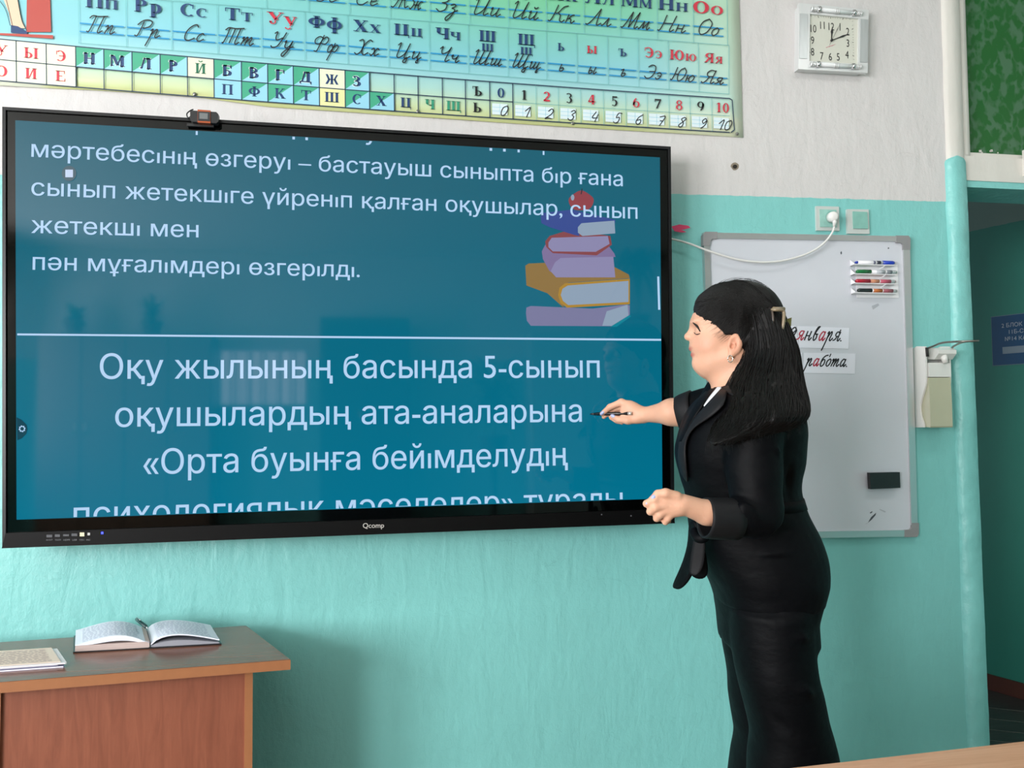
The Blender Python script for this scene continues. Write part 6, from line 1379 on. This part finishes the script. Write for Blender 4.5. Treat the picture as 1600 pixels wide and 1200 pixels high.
for k in range(520):
    th = rnd.uniform(math.pi*.9, math.pi*2.1) if k % 4 else rnd.uniform(0, 2*math.pi); j0 = rnd.randint(2, 13); j1 = rnd.randint(17, 23); off = rnd.uniform(.0005, .006); ph = rnd.uniform(0, 9); P_ = []
    for j in range(j0, j1+1, 2):
        y, xl, xr, zc, hz = RS[j]; c = C((xl+xr)/2, y, zc); hw = (xr-xl)/2*zc/F+off; a = th+.10*math.sin(j*.35+ph); P_.append(c+cx_r*math.cos(a)*hw+cz_f*math.sin(a)*(hz+off))
    q_ = P_[-1]; P_.append(q_+np.array([rnd.uniform(-.006, .006), 0, -rnd.uniform(.005, .025)])); strand(catmull(P_, 2), rnd.uniform(.0005, .0011))
def cap_pt(phi, t):              # over the scalp, swept from the hairline back to the clip
    a = (1-t); return None
E1, E2 = H(-.008, 0, .084), (.108, .083, .095)
for k in range(1500):
    s = 1 if k % 5 else -1
    f0, u0 = [(.085, .105), (.088, .125), (.078, .095), (.085, .12), (.07, .14), (.01, .05), (.06, .15), (.0, .03), (.03, .16), (.078, .085), (.062, .062), (.045, .045), (.03, .03), (.07, .075), (.055, .06)][k % 15]; f0 += rnd.uniform(-.01, .01); u0 += rnd.uniform(-.008, .008); P_ = []
    f1, u1 = -.088, .062+rnd.uniform(-.02, .03); 
    for i in range(9):
        t = i/8; f = f0+(f1-f0)*t; u = u0+(u1-u0)*t+.035*math.sin(math.pi*t)*(1 if u0 > .05 else .6)
        x, z_ = (f+.008)/E2[0], (u-.084)/E2[2]; rr_ = x*x+z_*z_
        if rr_ > .93: g = math.sqrt(.93/rr_); x *= g; z_ *= g
        l = math.sqrt(max(0, 1-x*x-z_*z_))*E2[1]; m_ = 1+rnd.uniform(.0, .004)
        P_.append(H(-.008+x*E2[0]*m_, s*l*m_, .084+z_*E2[2]*m_))
    strand([on_hair(p, .0004+.0012*rnd.random()) for p in catmull(P_, 2)], rnd.uniform(.0005, .0011))
for k in range(26):              # flyaways at crown and back
    a = rnd.uniform(.4, 2.6); P_ = [H(-.01+.106*math.cos(a+j*.14), rnd.uniform(-.01, .01), .084+(.095+.002*j)*math.sin(a+j*.14)) for j in range(4)]; strand(catmull(P_, 3), .00045)
for k in range(34):              # fine wisps along the temple hairline
    a = rnd.random(); hx = np.interp(a, [0, .3, .6, 1], [1092, 1099, 1112, 1132]); hy = np.interp(a, [0, .3, .6, 1], [484, 504, 521, 536])
    q0 = on_face(hx-rnd.uniform(0, 5)*(1-a*.3), hy+rnd.uniform(-1, 4)); q1 = on_hair(on_face(hx+14, hy-8+rnd.uniform(-4, 3)), .001); q2 = on_hair(H(.02, .075, .09+rnd.uniform(-.02, .02)), .0015)
    strand(catmull([q1, (q0+q1)/2+hl*.0015, q0], 3), .00022)
st = mesh('loose_strands', SV, SF, M_hair, hair, kind='stuff'); st.matrix_parent_inverse = Matrix.Identity(4); st.matrix_parent_inverse = (Matrix.Translation(-person.location)@Matrix.Translation(person.location)).inverted()
# hair claw
M_claw = mat('claw_bronze', '#8a7a62', rough=.25, spec=.7); M_claw2 = mat('claw_dark', '#4a4038', rough=.3)
Zc = 1.945
tubeo('hair_claw', catmull([C(1206, 484, Zc), C(1213, 484, Zc-.01), C(1224, 486, Zc), C(1224.5, 500, Zc-.004), C(1222, 515, Zc-.004), C(1217, 527, Zc), C(1206, 526, Zc-.004)], 5), .0042, M_claw, person, 8)
tubeo('hair_claw', catmull([C(1206.5, 485, Zc-.003), C(1208, 500, Zc-.008), C(1207, 526, Zc-.004)], 5), .0030, M_claw2, person, 8)
tubeo('hair_claw', [C(1208, 483, Zc-.002), C(1225, 483, Zc+.01)], .0055, M_claw, person, 8)
bm = bmesh.new(); hexa(bm, [C(x, y, z_) for z_ in (1.965, 1.972) for x, y in ((1226, 502), (1236, 510), (1237, 496), (1228, 499))]); bmobj('claw_grip', bm, mat('claw_olive', '#6b6a3c', rough=.3), person)
# earring: small open hoop
ep = H(.022, .079, -.027); tubeo('hoop_earring', [ep+hf*(.0060*math.cos(a))+UP*(.0085*math.sin(a)-.004) for a in np.linspace(-.2, 6.0, 22)], .0013, mat('silver', '#d8d3c8', rough=.12, metal=1), person, 8)
# ------------------------------------------------ the stylus
a = W(922, 647, FRONT+.0015); b_ = C(987, 646, zh-.034); pen = thing('stylus_pen', 'slim black stylus held by the fingertips against the display', 'stylus', a)
d = b_-a; tubeo('nib', [a, a+d*.04, a+d*.12], [.0012, .0028, .0040], mat('stylus_nib', '#1c1c1e', rough=.5), pen, 12); tubeo('barrel', [a+d*.12, a+d*.2, a+d*.93], [.0042, .0052, .0052], mat('stylus_black', '#0d0d0f', rough=.3), pen, 14)
tubeo('end_cap', [a+d*.93, a+d], [.0055, .0052], mat('stylus_cap', '#d6cfc6', rough=.3, metal=.6), pen, 14)
# ================================================================== THE BACK OF THE CLASSROOM (seen mirrored in the glass)
def leafy(name, label, c, n, L_, wd, up, m, pot_r, pot_h, seed, stem=.0):
    r_ = random.Random(seed); t = thing(name, label, 'plant', c, 'potted plants at the back of the classroom'); c = np.array(c, float)
    bm = bmesh.new(); tube(bm, [c, c+[0, 0, .01], c+[0, 0, pot_h-.02], c+[0, 0, pot_h-.02], c+[0, 0, pot_h]], [pot_r*.7, pot_r*.75, pot_r*.95, pot_r*1.08, pot_r*1.08], 20); bmobj('pot', bm, mat('pot_brown', '#5b3c30', rough=.6), t, smooth=True)
    if stem: tubeo('stem', [c+[0, 0, pot_h], c+[.02, 0, pot_h+stem*.5], c+[0, 0, pot_h+stem]], .012, mat('stem_brown', '#5d5138', rough=.8), t)
    V = []; Fc = []
    for k in range(n):
        a = r_.uniform(0, 6.283); b = r_.uniform(.2, 1)*up; base = c+[0, 0, pot_h+stem*r_.uniform(.35, 1) if stem else pot_h]; d = np.array([math.cos(a), math.sin(a), 0]); s_ = np.array([-d[1], d[0], 0]); l = L_*r_.uniform(.6, 1); i0 = len(V)
        for i in range(7):
            q = i/6; p = base+d*l*q*(1-.15*up)+np.array([0, 0, l*(b*q*1.6-q*q*1.1)]); w_ = wd*math.sin(math.pi*min(.98, q*.9+.08)); V += [p-s_*w_, p+[0, 0, -w_*.3], p+s_*w_]
        for i in range(6):
            o = i0+i*3; Fc += [(o, o+1, o+4, o+3), (o+1, o+2, o+5, o+4)]
    mesh('foliage', V, Fc, m, t, smooth=True, kind='stuff')
M_leaf = mat('leaf_green', '#2e5a30', rough=.45, var=.15, vscale=6)
def cab(name, label, x0, x1, z1, col, dep=.45, doors=2):
    t = thing(name, label, 'cabinet', ((x0+x1)/2, YB+dep/2, 0)); boxo('carcass', (x0, YB+.02, 0), (x1, YB+dep, z1), mat('cab_'+col, col, rough=.45), t, bev=.004)
    for k in range(doors):
        a = x0+(x1-x0)*k/doors; b = x0+(x1-x0)*(k+1)/doors; d_ = boxo('door', (a+.008, YB+dep, .06), (b-.008, YB+dep+.018, z1-.02), mat('cab_'+col, col), t, bev=.003)
        hx = b-.05 if k % 2 == 0 else a+.05; h_ = tubeo('handle', [(hx, YB+dep+.03, z1*.55), (hx, YB+dep+.03, z1*.55+.12)], .006, mat('chrome', ''), None); h_.parent = d_
yb = YB+.45
p = mirror(60, 520, yb); q = mirror(330, 520, yb); cab('low_cabinet', 'long low cabinet along the back wall reflected at the left of the screen', min(p[0], q[0]), max(p[0], q[0]), p[2], '#6f5a4a', doors=4); zl = p[2]
q1, q2 = mirror(500, 495, yb), mirror(640, 495, yb); cab('dark_cupboard', 'dark cupboard by the back wall reflected in the middle of the screen', q1[0], q2[0], q1[2], '#24323a')
q1b, q2b = mirror(830, 520, yb), mirror(1000, 520, yb); cab('pale_cupboard', 'pale cupboard by the back wall reflected at the right of the screen', q1b[0], q2b[0], q1b[2], '#a9b7b0')
c = mirror(240, 515, YB+.25); leafy('spiky_plant', 'spiky potted plant on the low cabinet, reflected at the left of the screen', (c[0], YB+.3, zl+.003), 60, .26, .012, 1.6, M_leaf, .10, .14, 3)
c = mirror(120, 515, YB+.25); leafy('leafy_plant', 'bushy potted plant at the far end of the low cabinet', (c[0], YB+.3, zl+.003), 50, .18, .03, 1.4, M_leaf, .09, .14, 4)
c = mirror(985, 520, YB+.25); leafy('tall_plant', 'tall leafy potted plant on the pale cupboard at the back', (c[0], YB+.55, q1b[2]+.003), 130, .5, .035, 1.0, M_leaf, .13, .2, 5, stem=1.2)
c = mirror(770, 520, YB+1.2); leafy('palm_plant', 'palm-like plant in a pot on a stand near the back wall', (c[0], YB+1.2, 1.003), 90, .6, .016, 1.2, M_leaf, .14, .2, 6, stem=.45)
t = thing('plant_stand', 'slim round plant stand near the back wall', 'stand', (c[0], YB+1.2, 0))
tubeo('column', [(c[0], YB+1.2, 0), (c[0], YB+1.2, .98)], .03, mat('cab_#24323a', ''), t); tubeo('top_plate', [(c[0], YB+1.2, .975), (c[0], YB+1.2, 1.0)], .17, mat('cab_#24323a', ''), t, 24); tubeo('foot_plate', [(c[0], YB+1.2, 0), (c[0], YB+1.2, .02)], .17, mat('cab_#24323a', ''), t, 24)
for nm_ in ('glyphs',):
    if nm_ in bpy.data.objects: bpy.data.objects.remove(bpy.data.objects[nm_])
